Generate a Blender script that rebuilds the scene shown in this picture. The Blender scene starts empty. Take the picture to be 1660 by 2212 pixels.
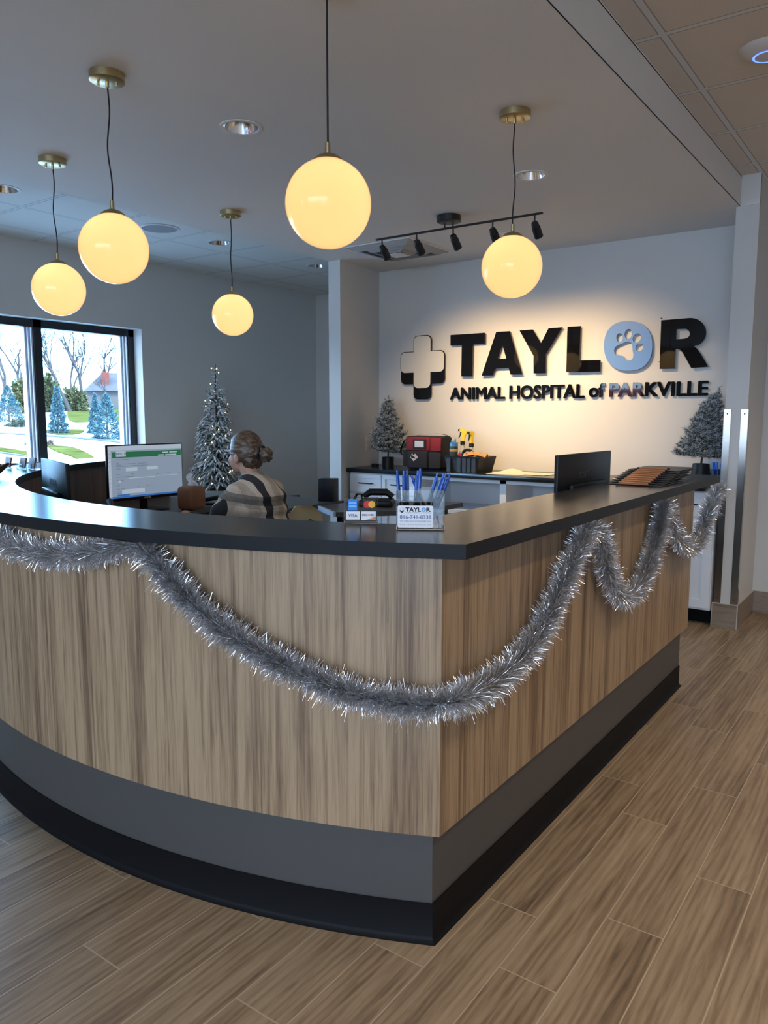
import bpy, bmesh, math, random
import numpy as np
from mathutils import Vector, Matrix
PI = math.pi
random.seed(7); RNG = np.random.default_rng(7)
sc = bpy.context.scene
COL = sc.collection

# ---------------------------------------------------------------- camera
CAM = Vector((0, 0, 1.333)); F_PX = 1659.9
_yw, _pt, _rl = (math.radians(a) for a in (35.5356, 7.1454, 0.067))
FWD = Vector((-math.sin(_yw) * math.cos(_pt), math.cos(_yw) * math.cos(_pt), -math.sin(_pt)))
_r = Vector((math.cos(_yw), math.sin(_yw), 0)); _u = _r.cross(FWD)
RGT = math.cos(_rl) * _r + math.sin(_rl) * _u
UPV = -math.sin(_rl) * _r + math.cos(_rl) * _u
cd = bpy.data.cameras.new('camera'); cam = bpy.data.objects.new('camera', cd); COL.objects.link(cam)
cd.sensor_fit = 'HORIZONTAL'; cd.sensor_width = 36; cd.lens = 36 * F_PX / 1660; cd.clip_end = 500; cd.clip_start = .05
M = Matrix.Identity(4)
for i, v in enumerate((RGT, UPV, -FWD)):
    for j in range(3): M[j][i] = v[j]
M.translation = CAM
cam.matrix_world = M
sc.camera = cam

# ---------------------------------------------------------------- world, sun, daylight, exposure
sc.view_settings.view_transform = 'Standard'; sc.view_settings.look = 'None'
sc.view_settings.gamma = 1; sc.view_settings.use_curve_mapping = False
sc.view_settings.exposure = 0.0
SKY = 6.5; SUN = 9.0
w = bpy.data.worlds.new('sky'); sc.world = w; w.use_nodes = True
nt = w.node_tree; nt.nodes.clear()
out = nt.nodes.new('ShaderNodeOutputWorld'); bg = nt.nodes.new('ShaderNodeBackground')
tc = nt.nodes.new('ShaderNodeTexCoord'); sx = nt.nodes.new('ShaderNodeSeparateXYZ')
rp = nt.nodes.new('ShaderNodeMapRange'); rp.inputs[1].default_value = -1; rp.inputs[2].default_value = .55
mx = nt.nodes.new('ShaderNodeMix'); mx.data_type = 'RGBA'
mx.inputs['A'].default_value = (1.0, 2.2, 3.8, 1); mx.inputs['B'].default_value = (1.15, 1.50, 2.0, 1)
nt.links.new(tc.outputs['Generated'], sx.inputs[0])
ad = nt.nodes.new('ShaderNodeMath'); ad.operation = 'MULTIPLY_ADD'; ad.inputs[1].default_value = -1.0
mm = nt.nodes.new('ShaderNodeMath'); mm.operation = 'MULTIPLY'; mm.inputs[1].default_value = .6
nt.links.new(sx.outputs['X'], mm.inputs[0])
nt.links.new(sx.outputs['Y'], ad.inputs[0]); nt.links.new(mm.outputs[0], ad.inputs[2])
nt.links.new(ad.outputs[0], rp.inputs[0]); nt.links.new(rp.outputs[0], mx.inputs['Factor'])
nt.links.new(mx.outputs['Result'], bg.inputs[0]); bg.inputs[1].default_value = SKY
nt.links.new(bg.outputs[0], out.inputs[0])
sd = bpy.data.lights.new('sun', 'SUN'); sd.energy = SUN; sd.angle = .01; sd.color = (1, .95, .86)
so = bpy.data.objects.new('sun', sd); COL.objects.link(so)
so.rotation_euler = Vector((-.72, -.30, -.55)).to_track_quat('-Z', 'Y').to_euler()
def portal(loc, rot, sx_, sy_):
    l = bpy.data.lights.new('daylight_portal', 'AREA'); l.shape = 'RECTANGLE'; l.size = sx_; l.size_y = sy_; l.cycles.is_portal = True
    o = bpy.data.objects.new('daylight_portal', l); COL.objects.link(o); o.location = loc; o.rotation_euler = rot
portal((-6.4, 3.2, 1.5), (0, -PI / 2, 0), 1.35, 3.0)      # the long window in the left wall
portal((-.1, -4.19, 1.35), (PI / 2, 0, 0), 6.3, 2.4)    # the lobby storefront behind the camera
cy = sc.cycles
cy.use_denoising = True; cy.max_bounces = 7; cy.diffuse_bounces = 4; cy.glossy_bounces = 4; cy.transmission_bounces = 6
cy.transparent_max_bounces = 8; cy.caustics_reflective = False; cy.caustics_refractive = False; cy.sample_clamp_indirect = 6

# ---------------------------------------------------------------- helpers
def P(px, py, x=None, y=None, z=None, off=0):
    d = FWD + RGT * ((px - 830) / F_PX) - UPV * ((py - 1106) / F_PX)
    if z is not None: t = (z - CAM.z) / d.z
    elif x is not None: t = (x - CAM.x) / d.x
    else: t = (y - CAM.y) / d.y
    return CAM + d * t
def Pcyl(px, py, c, r):
    d = FWD + RGT * ((px - 830) / F_PX) - UPV * ((py - 1106) / F_PX)
    ox, oy = CAM.x - c[0], CAM.y - c[1]
    a = d.x**2 + d.y**2; b = 2 * (ox * d.x + oy * d.y); cc = ox * ox + oy * oy - r * r
    t = (-b - math.sqrt(max(b * b - 4 * a * cc, 0))) / (2 * a)
    return CAM + d * t
def srgb(r, g, b): return tuple(((c / 255) / 12.92 if c / 255 <= .04045 else ((c / 255 + .055) / 1.055) ** 2.4) for c in (r, g, b))
MATS = {}
def mat(name, col, rough=.5, metal=0, spec=.5, emit=None, es=1, coat=0, trans=0, ior=1.45, bump=0, bscale=60, var=0, vscale=8, stretch=(1, 1, 1)):
    if name in MATS: return MATS[name]
    m = bpy.data.materials.new(name); m.use_nodes = True; MATS[name] = m
    n = m.node_tree; b = n.nodes['Principled BSDF']
    b.inputs['Base Color'].default_value = (*col, 1); b.inputs['Roughness'].default_value = rough; b.inputs['Metallic'].default_value = metal
    b.inputs['Specular IOR Level'].default_value = spec; b.inputs['Coat Weight'].default_value = coat; b.inputs['Coat Roughness'].default_value = .08
    b.inputs['Transmission Weight'].default_value = trans; b.inputs['IOR'].default_value = ior
    if emit: b.inputs['Emission Color'].default_value = (*emit, 1); b.inputs['Emission Strength'].default_value = es
    if bump or var:
        t = n.nodes.new('ShaderNodeTexCoord'); mp = n.nodes.new('ShaderNodeMapping'); mp.inputs['Scale'].default_value = stretch
        n.links.new(t.outputs['Object'], mp.inputs[0])
        if bump:
            ns = n.nodes.new('ShaderNodeTexNoise'); ns.inputs['Scale'].default_value = bscale; n.links.new(mp.outputs[0], ns.inputs[0])
            bp = n.nodes.new('ShaderNodeBump'); bp.inputs['Strength'].default_value = bump; bp.inputs['Distance'].default_value = .002
            n.links.new(ns.outputs[0], bp.inputs['Height']); n.links.new(bp.outputs[0], b.inputs['Normal'])
        if var:
            ns = n.nodes.new('ShaderNodeTexNoise'); ns.inputs['Scale'].default_value = vscale; ns.inputs['Detail'].default_value = 4; n.links.new(mp.outputs[0], ns.inputs[0])
            h = n.nodes.new('ShaderNodeHueSaturation'); h.inputs['Color'].default_value = (*col, 1)
            mr = n.nodes.new('ShaderNodeMapRange'); mr.inputs[3].default_value = 1 - var; mr.inputs[4].default_value = 1 + var; mr.inputs[1].default_value = .3; mr.inputs[2].default_value = .7
            n.links.new(ns.outputs[0], mr.inputs[0]); n.links.new(mr.outputs[0], h.inputs['Value']); n.links.new(h.outputs[0], b.inputs['Base Color'])
    return m
def ramp(n, stops):
    r = n.nodes.new('ShaderNodeValToRGB'); e = r.color_ramp.elements
    while len(e) < len(stops): e.new(.5)
    for i, (p, c) in enumerate(stops): e[i].position = p; e[i].color = (*c, 1)
    return r
def math_n(n, op, a, b=None, c=None):
    m = n.nodes.new('ShaderNodeMath'); m.operation = op
    for i, v in enumerate((a, b, c)):
        if v is None: continue
        if hasattr(v, 'type') and hasattr(v, 'links'): n.links.new(v, m.inputs[i])
        else: m.inputs[i].default_value = v
    return m.outputs[0]

def wood_laminate(name, stops, sc_=(1, 1, .028), scale=26, rough=.42):
    m = bpy.data.materials.new(name); m.use_nodes = True; n = m.node_tree; b = n.nodes['Principled BSDF']; b.inputs['Roughness'].default_value = rough
    t = n.nodes.new('ShaderNodeTexCoord'); mp = n.nodes.new('ShaderNodeMapping'); mp.inputs['Scale'].default_value = sc_
    n.links.new(t.outputs['Object'], mp.inputs[0])
    big = n.nodes.new('ShaderNodeTexNoise'); big.inputs['Scale'].default_value = scale * .45; big.inputs['Detail'].default_value = 2; big.inputs['Distortion'].default_value = .6
    fine = n.nodes.new('ShaderNodeTexNoise'); fine.inputs['Scale'].default_value = scale * 2.2; fine.inputs['Detail'].default_value = 6; fine.inputs['Roughness'].default_value = .62; fine.inputs['Distortion'].default_value = .35
    vf = n.nodes.new('ShaderNodeTexNoise'); vf.inputs['Scale'].default_value = scale * 9; vf.inputs['Detail'].default_value = 3
    for x in (big, fine, vf): n.links.new(mp.outputs[0], x.inputs[0])
    a = math_n(n, 'MULTIPLY', big.outputs[0], .42); a = math_n(n, 'MULTIPLY_ADD', fine.outputs[0], .46, a); a = math_n(n, 'MULTIPLY_ADD', vf.outputs[0], .12, a)
    r = ramp(n, stops); n.links.new(a, r.inputs[0]); n.links.new(r.outputs[0], b.inputs['Base Color'])
    return m
W_LAM = wood_laminate('walnut_laminate', [(.33, (.085, .050, .028)), (.43, (.185, .118, .068)), (.50, (.285, .192, .112)), (.57, (.36, .250, .150)), (.68, (.25, .170, .10))], scale=46)
W_TILE = wood_laminate('wood_look_tile', [(.34, (.10, .072, .050)), (.47, (.19, .142, .10)), (.58, (.26, .20, .148)), (.7, (.17, .128, .092))], sc_=(.12, .12, 1), scale=22, rough=.4)
W_DARK = wood_laminate('dark_walnut_laminate', [(.33, (.055, .030, .02)), (.5, (.12, .07, .045)), (.65, (.17, .105, .07))])

def floor_mat():
    m = bpy.data.materials.new('wood_look_plank_tile'); m.use_nodes = True; n = m.node_tree; b = n.nodes['Principled BSDF']
    t = n.nodes.new('ShaderNodeTexCoord'); s = n.nodes.new('ShaderNodeSeparateXYZ'); n.links.new(t.outputs['Object'], s.inputs[0])
    u = math_n(n, 'DIVIDE', math_n(n, 'ADD', s.outputs['X'], .622), .149); k = math_n(n, 'FLOOR', u); fu = math_n(n, 'FRACT', u)
    k2 = math_n(n, 'MULTIPLY', math_n(n, 'LESS_THAN', k, -1.5), .56)
    off = math_n(n, 'ADD', math_n(n, 'MULTIPLY_ADD', k, .335, .09), k2)
    v = math_n(n, 'DIVIDE', math_n(n, 'SUBTRACT', s.outputs['Y'], off), .905); kv = math_n(n, 'FLOOR', v); fv = math_n(n, 'FRACT', v)
    eu = math_n(n, 'MINIMUM', fu, math_n(n, 'SUBTRACT', 1, fu)); ev = math_n(n, 'MINIMUM', fv, math_n(n, 'SUBTRACT', 1, fv))
    g = math_n(n, 'MAXIMUM', math_n(n, 'LESS_THAN', math_n(n, 'MULTIPLY', eu, .149), .0017), math_n(n, 'LESS_THAN', math_n(n, 'MULTIPLY', ev, .905), .0017))
    cb = n.nodes.new('ShaderNodeCombineXYZ'); n.links.new(k, cb.inputs[0]); n.links.new(kv, cb.inputs[1])
    wn = n.nodes.new('ShaderNodeTexWhiteNoise'); wn.noise_dimensions = '2D'; n.links.new(cb.outputs[0], wn.inputs['Vector'])
    sh = n.nodes.new('ShaderNodeVectorMath'); sh.operation = 'MULTIPLY_ADD'; n.links.new(wn.outputs['Color'], sh.inputs[0]); sh.inputs[1].default_value = (37, 53, 11)
    mp = n.nodes.new('ShaderNodeMapping'); mp.inputs['Scale'].default_value = (1, .07, 1); n.links.new(t.outputs['Object'], mp.inputs[0]); n.links.new(mp.outputs[0], sh.inputs[2])
    big = n.nodes.new('ShaderNodeTexNoise'); big.inputs['Scale'].default_value = 9; big.inputs['Detail'].default_value = 3; big.inputs['Distortion'].default_value = 1.2
    fine = n.nodes.new('ShaderNodeTexNoise'); fine.inputs['Scale'].default_value = 60; fine.inputs['Detail'].default_value = 7; fine.inputs['Roughness'].default_value = .65; fine.inputs['Distortion'].default_value = 1.0
    for x in (big, fine): n.links.new(sh.outputs[0], x.inputs[0])
    wv = n.nodes.new('ShaderNodeTexWave'); wv.inputs['Scale'].default_value = 14; wv.inputs['Distortion'].default_value = 9; wv.inputs['Detail'].default_value = 2; wv.inputs['Detail Scale'].default_value = 1.2; n.links.new(sh.outputs[0], wv.inputs[0])
    a = math_n(n, 'MULTIPLY', big.outputs[0], .40); a = math_n(n, 'MULTIPLY_ADD', fine.outputs[0], .44, a); a = math_n(n, 'MULTIPLY_ADD', wv.outputs['Fac'], .08, a)
    a = math_n(n, 'ADD', a, math_n(n, 'MULTIPLY_ADD', wn.outputs['Value'], .09, -.01))
    r = ramp(n, [(.30, (.10, .066, .040)), (.43, (.215, .148, .090)), (.52, (.30, .215, .134)), (.66, (.385, .29, .188))]); n.links.new(a, r.inputs[0])
    # knots
    vo = n.nodes.new('ShaderNodeTexVoronoi'); vo.inputs['Scale'].default_value = 1.5; mpk = n.nodes.new('ShaderNodeMapping'); mpk.inputs['Scale'].default_value = (1.6, .55, 1); n.links.new(t.outputs['Object'], mpk.inputs[0]); n.links.new(mpk.outputs[0], vo.inputs[0])
    kn = n.nodes.new('ShaderNodeMapRange'); kn.inputs[1].default_value = 0; kn.inputs[2].default_value = .055; kn.inputs[3].default_value = .55; kn.inputs[4].default_value = 0; n.links.new(vo.outputs['Distance'], kn.inputs[0])
    mk = n.nodes.new('ShaderNodeMix'); mk.data_type = 'RGBA'; n.links.new(kn.outputs[0], mk.inputs['Factor']); n.links.new(r.outputs[0], mk.inputs['A']); mk.inputs['B'].default_value = (.09, .06, .04, 1)
    mg = n.nodes.new('ShaderNodeMix'); mg.data_type = 'RGBA'; n.links.new(g, mg.inputs['Factor']); n.links.new(mk.outputs['Result'], mg.inputs['A']); mg.inputs['B'].default_value = (.43, .34, .235, 1)
    n.links.new(mg.outputs['Result'], b.inputs['Base Color']); b.inputs['Roughness'].default_value = .42
    bp = n.nodes.new('ShaderNodeBump'); bp.inputs['Strength'].default_value = .25; bp.inputs['Distance'].default_value = .002
    n.links.new(math_n(n, 'SUBTRACT', math_n(n, 'MULTIPLY', fine.outputs[0], .3), g), bp.inputs['Height']); n.links.new(bp.outputs[0], b.inputs['Normal'])
    return m
def tile_ceiling(name, x0, dx, y0, dy, col=(.70, .69, .66)):
    m = bpy.data.materials.new(name); m.use_nodes = True; n = m.node_tree; b = n.nodes['Principled BSDF']; b.inputs['Roughness'].default_value = .9
    t = n.nodes.new('ShaderNodeTexCoord'); s = n.nodes.new('ShaderNodeSeparateXYZ'); n.links.new(t.outputs['Object'], s.inputs[0])
    es = []
    for o, a0, d in (('X', x0, dx), ('Y', y0, dy)):
        f = math_n(n, 'FRACT', math_n(n, 'DIVIDE', math_n(n, 'SUBTRACT', s.outputs[o], a0), d)); es.append(math_n(n, 'MULTIPLY', math_n(n, 'MINIMUM', f, math_n(n, 'SUBTRACT', 1, f)), d))
    e = math_n(n, 'MINIMUM', es[0], es[1])
    tee = math_n(n, 'LESS_THAN', e, .012); edge = math_n(n, 'MULTIPLY', math_n(n, 'LESS_THAN', e, .0165), math_n(n, 'GREATER_THAN', e, .0115))
    ns = n.nodes.new('ShaderNodeTexNoise'); ns.inputs['Scale'].default_value = 130; n.links.new(t.outputs['Object'], ns.inputs[0])
    mc = n.nodes.new('ShaderNodeMix'); mc.data_type = 'RGBA'; mc.inputs['A'].default_value = (*col, 1); mc.inputs['B'].default_value = (.66, .67, .66, 1); n.links.new(tee, mc.inputs['Factor'])
    me = n.nodes.new('ShaderNodeMix'); me.data_type = 'RGBA'; me.inputs['B'].default_value = (.32, .32, .31, 1); n.links.new(mc.outputs['Result'], me.inputs['A']); n.links.new(edge, me.inputs['Factor'])
    n.links.new(me.outputs['Result'], b.inputs['Base Color'])
    bp = n.nodes.new('ShaderNodeBump'); bp.inputs['Strength'].default_value = .3; bp.inputs['Distance'].default_value = .002; n.links.new(ns.outputs[0], bp.inputs['Height']); n.links.new(bp.outputs[0], b.inputs['Normal'])
    return m

# --- mesh builders
def bm_box(bm, x0, x1, y0, y1, z0, z1, bev=0, seg=1, mtx=None, mi=0):
    vs = [bm.verts.new((x, y, z)) for x in (x0, x1) for y in (y0, y1) for z in (z0, z1)]
    fs = [bm.faces.new([vs[i] for i in q]) for q in ((0, 1, 3, 2), (4, 6, 7, 5), (0, 4, 5, 1), (2, 3, 7, 6), (0, 2, 6, 4), (1, 5, 7, 3))]
    for f in fs: f.material_index = mi
    allv = vs
    if bev:
        es = list({e for f in fs for e in f.edges})
        r = bmesh.ops.bevel(bm, geom=es, offset=bev, segments=seg, affect='EDGES', profile=.5)
        allv = list({v for f in r['faces'] for v in f.verts} | {v for v in vs if v.is_valid})
        for f in r['faces']: f.material_index = mi
    if mtx is not None: bmesh.ops.transform(bm, matrix=mtx, verts=allv)
    return allv
def bm_lathe(bm, prof, c=(0, 0, 0), n=24, mtx=None, cap=True, mi=0):
    rings = []; vv = []
    for r, z in prof:
        ring = [bm.verts.new((c[0] + r * math.cos(2 * PI * i / n), c[1] + r * math.sin(2 * PI * i / n), c[2] + z)) for i in range(n)] if r > 1e-6 else [bm.verts.new((c[0], c[1], c[2] + z))]
        rings.append(ring); vv += ring
    fs = []
    for a, b in zip(rings, rings[1:]):
        for i in range(n):
            j = (i + 1) % n
            if len(a) == 1 and len(b) == 1: continue
            if len(a) == 1: fs.append(bm.faces.new((a[0], b[j], b[i])))
            elif len(b) == 1: fs.append(bm.faces.new((a[i], a[j], b[0])))
            else: fs.append(bm.faces.new((a[i], a[j], b[j], b[i])))
    if cap:
        for ring in (rings[0], rings[-1]):
            if len(ring) > 1: fs.append(bm.faces.new(ring))
    for f in fs: f.material_index = mi
    if mtx is not None: bmesh.ops.transform(bm, matrix=mtx, verts=vv)
    return vv
def bm_tube(bm, pts, r, n=8, cap=True, mi=0, closed=False):
    pts = [Vector(p) for p in pts]; rings = []
    rr = r if isinstance(r, (list, tuple)) else [r] * len(pts)
    up = Vector((0, 0, 1)); prev = None
    for i, p in enumerate(pts):
        t = (pts[min(i + 1, len(pts) - 1)] - pts[max(i - 1, 0)])
        t = t.normalized() if t.length > 1e-9 else Vector((0, 0, 1))
        if prev is None:
            a = t.cross(up if abs(t.z) < .95 else Vector((1, 0, 0))).normalized()
        else:
            a = (prev - t * prev.dot(t)); a = a.normalized() if a.length > 1e-6 else t.cross(Vector((1, 0, 0))).normalized()
        prev = a; b = t.cross(a)
        rings.append([bm.verts.new(p + (a * math.cos(2 * PI * k / n) + b * math.sin(2 * PI * k / n)) * rr[i]) for k in range(n)])
    for a, b in zip(rings, rings[1:]):
        for i in range(n):
            j = (i + 1) % n; f = bm.faces.new((a[i], a[j], b[j], b[i])); f.material_index = mi
    if cap:
        for ring in (rings[0], rings[-1]):
            f = bm.faces.new(ring); f.material_index = mi
def bm_prism(bm, poly, z0, z1, mi=0, mtx=None):
    a = [bm.verts.new((x, y, z0)) for x, y in poly]; b = [bm.verts.new((x, y, z1)) for x, y in poly]; n = len(poly)
    fs = [bm.faces.new(a[::-1]), bm.faces.new(b)] + [bm.faces.new((a[i], a[(i + 1) % n], b[(i + 1) % n], b[i])) for i in range(n)]
    for f in fs: f.material_index = mi
    if mtx is not None: bmesh.ops.transform(bm, matrix=mtx, verts=a + b)
    return a + b
def bm_strip(bm, A, B, z0, z1, mi=0, closed=False):
    """solid band between two equally long plan polylines A (outer) and B (inner)"""
    n = len(A); L = []
    for (ax, ay), (bx, by) in zip(A, B):
        L.append([bm.verts.new((ax, ay, z0)), bm.verts.new((ax, ay, z1)), bm.verts.new((bx, by, z1)), bm.verts.new((bx, by, z0))])
    for i in range(n - 1):
        a, b = L[i], L[i + 1]
        for k in range(4): f = bm.faces.new((a[k], a[(k + 1) % 4], b[(k + 1) % 4], b[k])); f.material_index = mi
    bm.faces.new(L[0]); bm.faces.new(L[-1][::-1])
def sphere(bm, c, r, sc_=(1, 1, 1), u=16, v=10, mi=0):
    m = Matrix.Translation(c) @ Matrix.Diagonal((r * sc_[0], r * sc_[1], r * sc_[2], 1))
    g = bmesh.ops.create_uvsphere(bm, u_segments=u, v_segments=v, radius=1, matrix=m)
    for vv in g['verts']:
        for f in vv.link_faces: f.material_index = mi
def tagp(o, label=None, cat=None, group=None, kind=None):
    if label: o['label'] = label
    if cat: o['category'] = cat
    if group: o['group'] = group
    if kind: o['kind'] = kind
    return o
def obj(name, bm, mats, parent=None, smooth=True, loc=None, ang=35):
    me = bpy.data.meshes.new(name)
    if isinstance(bm, bmesh.types.BMesh):
        bmesh.ops.recalc_face_normals(bm, faces=bm.faces[:]); bm.to_mesh(me); bm.free()
    else: me = bm
    for m in (mats if isinstance(mats, (list, tuple)) else [mats]): me.materials.append(m)
    if smooth:
        me.polygons.foreach_set('use_smooth', [True] * len(me.polygons)); me.set_sharp_from_angle(angle=math.radians(ang))
    o = bpy.data.objects.new(name, me); COL.objects.link(o)
    if parent is not None: o.parent = parent
    if loc is not None: o.location = loc
    return o
def thing(name, label, cat, loc=(0, 0, 0), rz=0, group=None):
    o = bpy.data.objects.new(name, None); COL.objects.link(o); o.empty_display_size = .05
    o.location = loc; o.rotation_euler = (0, 0, rz); return tagp(o, label, cat, group)
def struct(name, bm, m, parent=None, **k):
    return tagp(obj(name, bm, m, parent, **k), kind='structure')
def boxobj(name, b, m, parent=None, bev=0, seg=2, **k):
    bm = bmesh.new(); bm_box(bm, *b, bev=bev, seg=seg); return obj(name, bm, m, parent, **k)
def raw(name, V, Fc, mats, parent=None, midx=None, smooth=False):
    me = bpy.data.meshes.new(name); me.from_pydata(V, [], Fc)
    for m in (mats if isinstance(mats, (list, tuple)) else [mats]): me.materials.append(m)
    if midx is not None: me.polygons.foreach_set('material_index', midx)
    o = bpy.data.objects.new(name, me); COL.objects.link(o)
    if parent is not None: o.parent = parent
    return o
def copy_tree(o, parent=None):
    c = o.copy(); COL.objects.link(c)
    if parent is not None: c.parent = parent
    for ch in [q for q in bpy.data.objects if q.parent is o]: copy_tree(ch, c)
    return c
DG = bpy.context.evaluated_depsgraph_get
def eval_mesh(o):
    bpy.context.view_layer.update()
    me = bpy.data.meshes.new_from_object(o.evaluated_get(DG())); d = o.data; bpy.data.objects.remove(o)
    return me
def text_bm(s, size, depth, bold=0, width=None, align='LEFT'):
    """upright lettering in the XZ plane facing -Y, baseline on z=0"""
    c = bpy.data.curves.new('t', 'FONT'); c.body = s; c.size = size; c.extrude = depth / 2; c.offset = bold * size; c.align_x = align; c.resolution_u = 3
    o = bpy.data.objects.new('t', c); COL.objects.link(o); me = eval_mesh(o)
    bm = bmesh.new(); bm.from_mesh(me); bpy.data.meshes.remove(me)
    if width:
        xs = [v.co.x for v in bm.verts]; k = width / (max(xs) - min(xs)); x0 = min(xs)
        for v in bm.verts: v.co.x = (v.co.x - x0) * k
    for v in bm.verts: v.co = (v.co.x, -v.co.z, v.co.y)
    bmesh.ops.remove_doubles(bm, verts=bm.verts[:], dist=1e-6)
    return bm
def shape_bm(polys, depth, y=0):
    """2D outlines with holes (x, z) extruded, front towards -Y"""
    c = bpy.data.curves.new('s', 'CURVE'); c.dimensions = '2D'; c.fill_mode = 'BOTH'; c.extrude = depth / 2
    for p in polys:
        s = c.splines.new('POLY'); s.points.add(len(p) - 1); s.use_cyclic_u = True
        for i, (a, b) in enumerate(p): s.points[i].co = (a, b, 0, 1)
    o = bpy.data.objects.new('s', c); COL.objects.link(o); me = eval_mesh(o)
    bm = bmesh.new(); bm.from_mesh(me); bpy.data.meshes.remove(me)
    for v in bm.verts: v.co = (v.co.x, y - v.co.z, v.co.y)
    bmesh.ops.remove_doubles(bm, verts=bm.verts[:], dist=1e-6)
    return bm
def ell(cx, cz, rx, rz, n=28, tilt=0, p=2.0):
    out = []
    for i in range(n):
        t = 2 * PI * i / n; c, s = math.cos(t), math.sin(t)
        x = rx * math.copysign(abs(c) ** (2 / p), c); z = rz * math.copysign(abs(s) ** (2 / p), s)
        out.append((cx + x * math.cos(tilt) - z * math.sin(tilt), cz + x * math.sin(tilt) + z * math.cos(tilt)))
    return out
def smooth_poly(pts, k=6):
    n = len(pts); out = []
    for i in range(n):
        p0, p1, p2, p3 = (pts[(i + j - 1) % n] for j in range(4))
        for s in range(k):
            t = s / k
            out.append(tuple(.5 * (2 * p1[a] + (p2[a] - p0[a]) * t + (2 * p0[a] - 5 * p1[a] + 4 * p2[a] - p3[a]) * t * t + (3 * p1[a] - p0[a] - 3 * p2[a] + p3[a]) * t**3) for a in range(len(p1))))
    return out
def spline(pts, k=8):
    out = []; n = len(pts)
    for i in range(n - 1):
        p0, p1, p2, p3 = pts[max(i - 1, 0)], pts[i], pts[i + 1], pts[min(i + 2, n - 1)]
        for s in range(k):
            t = s / k
            out.append(Vector([.5 * (2 * p1[a] + (p2[a] - p0[a]) * t + (2 * p0[a] - 5 * p1[a] + 4 * p2[a] - p3[a]) * t * t + (3 * p1[a] - p0[a] - 3 * p2[a] + p3[a]) * t**3) for a in range(3)]))
    out.append(Vector(pts[-1])); return out

# ---------------------------------------------------------------- common materials
PAINT = mat('wall_paint', (.56, .545, .52), .75, bump=.08, bscale=180)
CEILP = mat('ceiling_paint', (.68, .67, .65), .7)
WHITE = mat('white_cabinet_paint', (.74, .76, .79), .35)
TRIMW = mat('white_trim', (.70, .71, .72), .5)
BLACKM = mat('black_metal', (.012, .012, .013), .45, 0)
BLACKP = mat('black_plastic', (.010, .011, .013), .42, spec=.3)
RUBBER = mat('black_rubber_base', (.005, .005, .006), .5, spec=.12)
GREYB = mat('grey_toe_panel', (.062, .060, .058), .38)
STONE = mat('charcoal_laminate', (.011, .012, .014), .20, spec=.36, var=.12, vscale=30)
BRASS = mat('brushed_brass', (.52, .43, .23), .32, 1)
STEEL = mat('stainless_steel', (.42, .41, .39), .20, 1, bump=.05, bscale=90, stretch=(30, 30, 1))
ALU = mat('bright_aluminium', (.60, .64, .72), .4, .3)
DARKFR = mat('dark_bronze_frame', (.012, .016, .022), .4)
ACRYL = mat('clear_acrylic', (.97, .99, 1), .03, trans=1, ior=1.3)
GLOSSK = mat('gloss_black_acrylic', (.003, .003, .004), .03, spec=.5, coat=.0)

# ================================================================ SETTING
FL = floor_mat()
ZS, ZC = 2.575, 2.75
bm = bmesh.new(); bm_box(bm, -6.4, 3.5, -4.2, 7.3, -.1, 0); struct('floor', bm, FL)
LW = -6.126
# left wall with the long window opening
WY0, WY1, WZ0, WZ1 = 1.69, 4.66, .885, 2.134
bm = bmesh.new()
bm_box(bm, LW - .28, LW, -4.2, WY0, 0, 2.85); bm_box(bm, LW - .28, LW, WY1, 7.3, 0, 2.85)
bm_box(bm, LW - .28, LW, WY0, WY1, 0, WZ0); bm_box(bm, LW - .28, LW, WY0, WY1, WZ1, 2.85)
struct('wall_left', bm, PAINT, smooth=False)
bm = bmesh.new(); bm_box(bm, LW - .28, -3.99, 7.17, 7.3, 0, 2.85); struct('wall_far', bm, PAINT, smooth=False)
bm = bmesh.new(); bm_prism(bm, [(-4.113, 4.976), (-3.992, 4.976), (-4.055, 5.6), (-4.055, 7.17), (-4.19, 7.17), (-4.19, 5.3)], 0, 2.85); struct('wall_wing', bm, PAINT, smooth=False)
bm = bmesh.new(); bm_box(bm, -4.2, -1.07, 5.6, 5.72, 0, 2.85); struct('wall_back', bm, PAINT, smooth=False)
bm = bmesh.new(); bm_box(bm, -1.07, -.94, 5.128, 5.72, 0, 2.85); struct('wall_column', bm, PAINT, smooth=False)
bm = bmesh.new(); bm_box(bm, -.94, 3.5, 5.655, 5.78, 0, 2.85); struct('wall_right_rear', bm, PAINT, smooth=False)
bm = bmesh.new(); bm_box(bm, 3.5, 3.6, -4.2, 5.78, 0, 2.85); struct('wall_right', bm, PAINT, smooth=False)
# storefront wall behind the camera
bm = bmesh.new()
for x0, x1, z0, z1 in ((-6.4, -5.8, 0, 2.85), (-4.66, -3.2, 0, 2.85), (3.0, 3.6, 0, 2.85), (-3.2, 3.0, 2.55, 2.85), (.46, 3.0, 0, .12), (-3.2, .46, 0, 1.0), (-6.0, -5.58, 0, 2.85), (-5.58, -4.66, 0, .9), (-5.58, -4.66, 2.13, 2.85)):
    bm_box(bm, x0, x1, -4.2, -4.0, z0, z1)
struct('wall_front', bm, PAINT, smooth=False)
fr = bmesh.new()
for x in (-3.2, -1.98, -.76, .46, 1.68, 2.94): bm_box(fr, x, x + .06, -4.14, -4.06, .12 if x > .4 else 1.0, 2.55)
for z in (.12, 1.0, 2.49): bm_box(fr, -3.2 if z > .5 else .46, 3.0, -4.13, -4.07, z, z + .06)
struct('window_2', fr, DARKFR)
fr = bmesh.new()
for x in (-5.58, -4.72): bm_box(fr, x, x + .06, -4.14, -4.06, .9, 2.13)
for z in (.9, 2.07): bm_box(fr, -5.58, -4.66, -4.13, -4.07, z, z + .06)
struct('window_3', fr, DARKFR)
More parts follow.
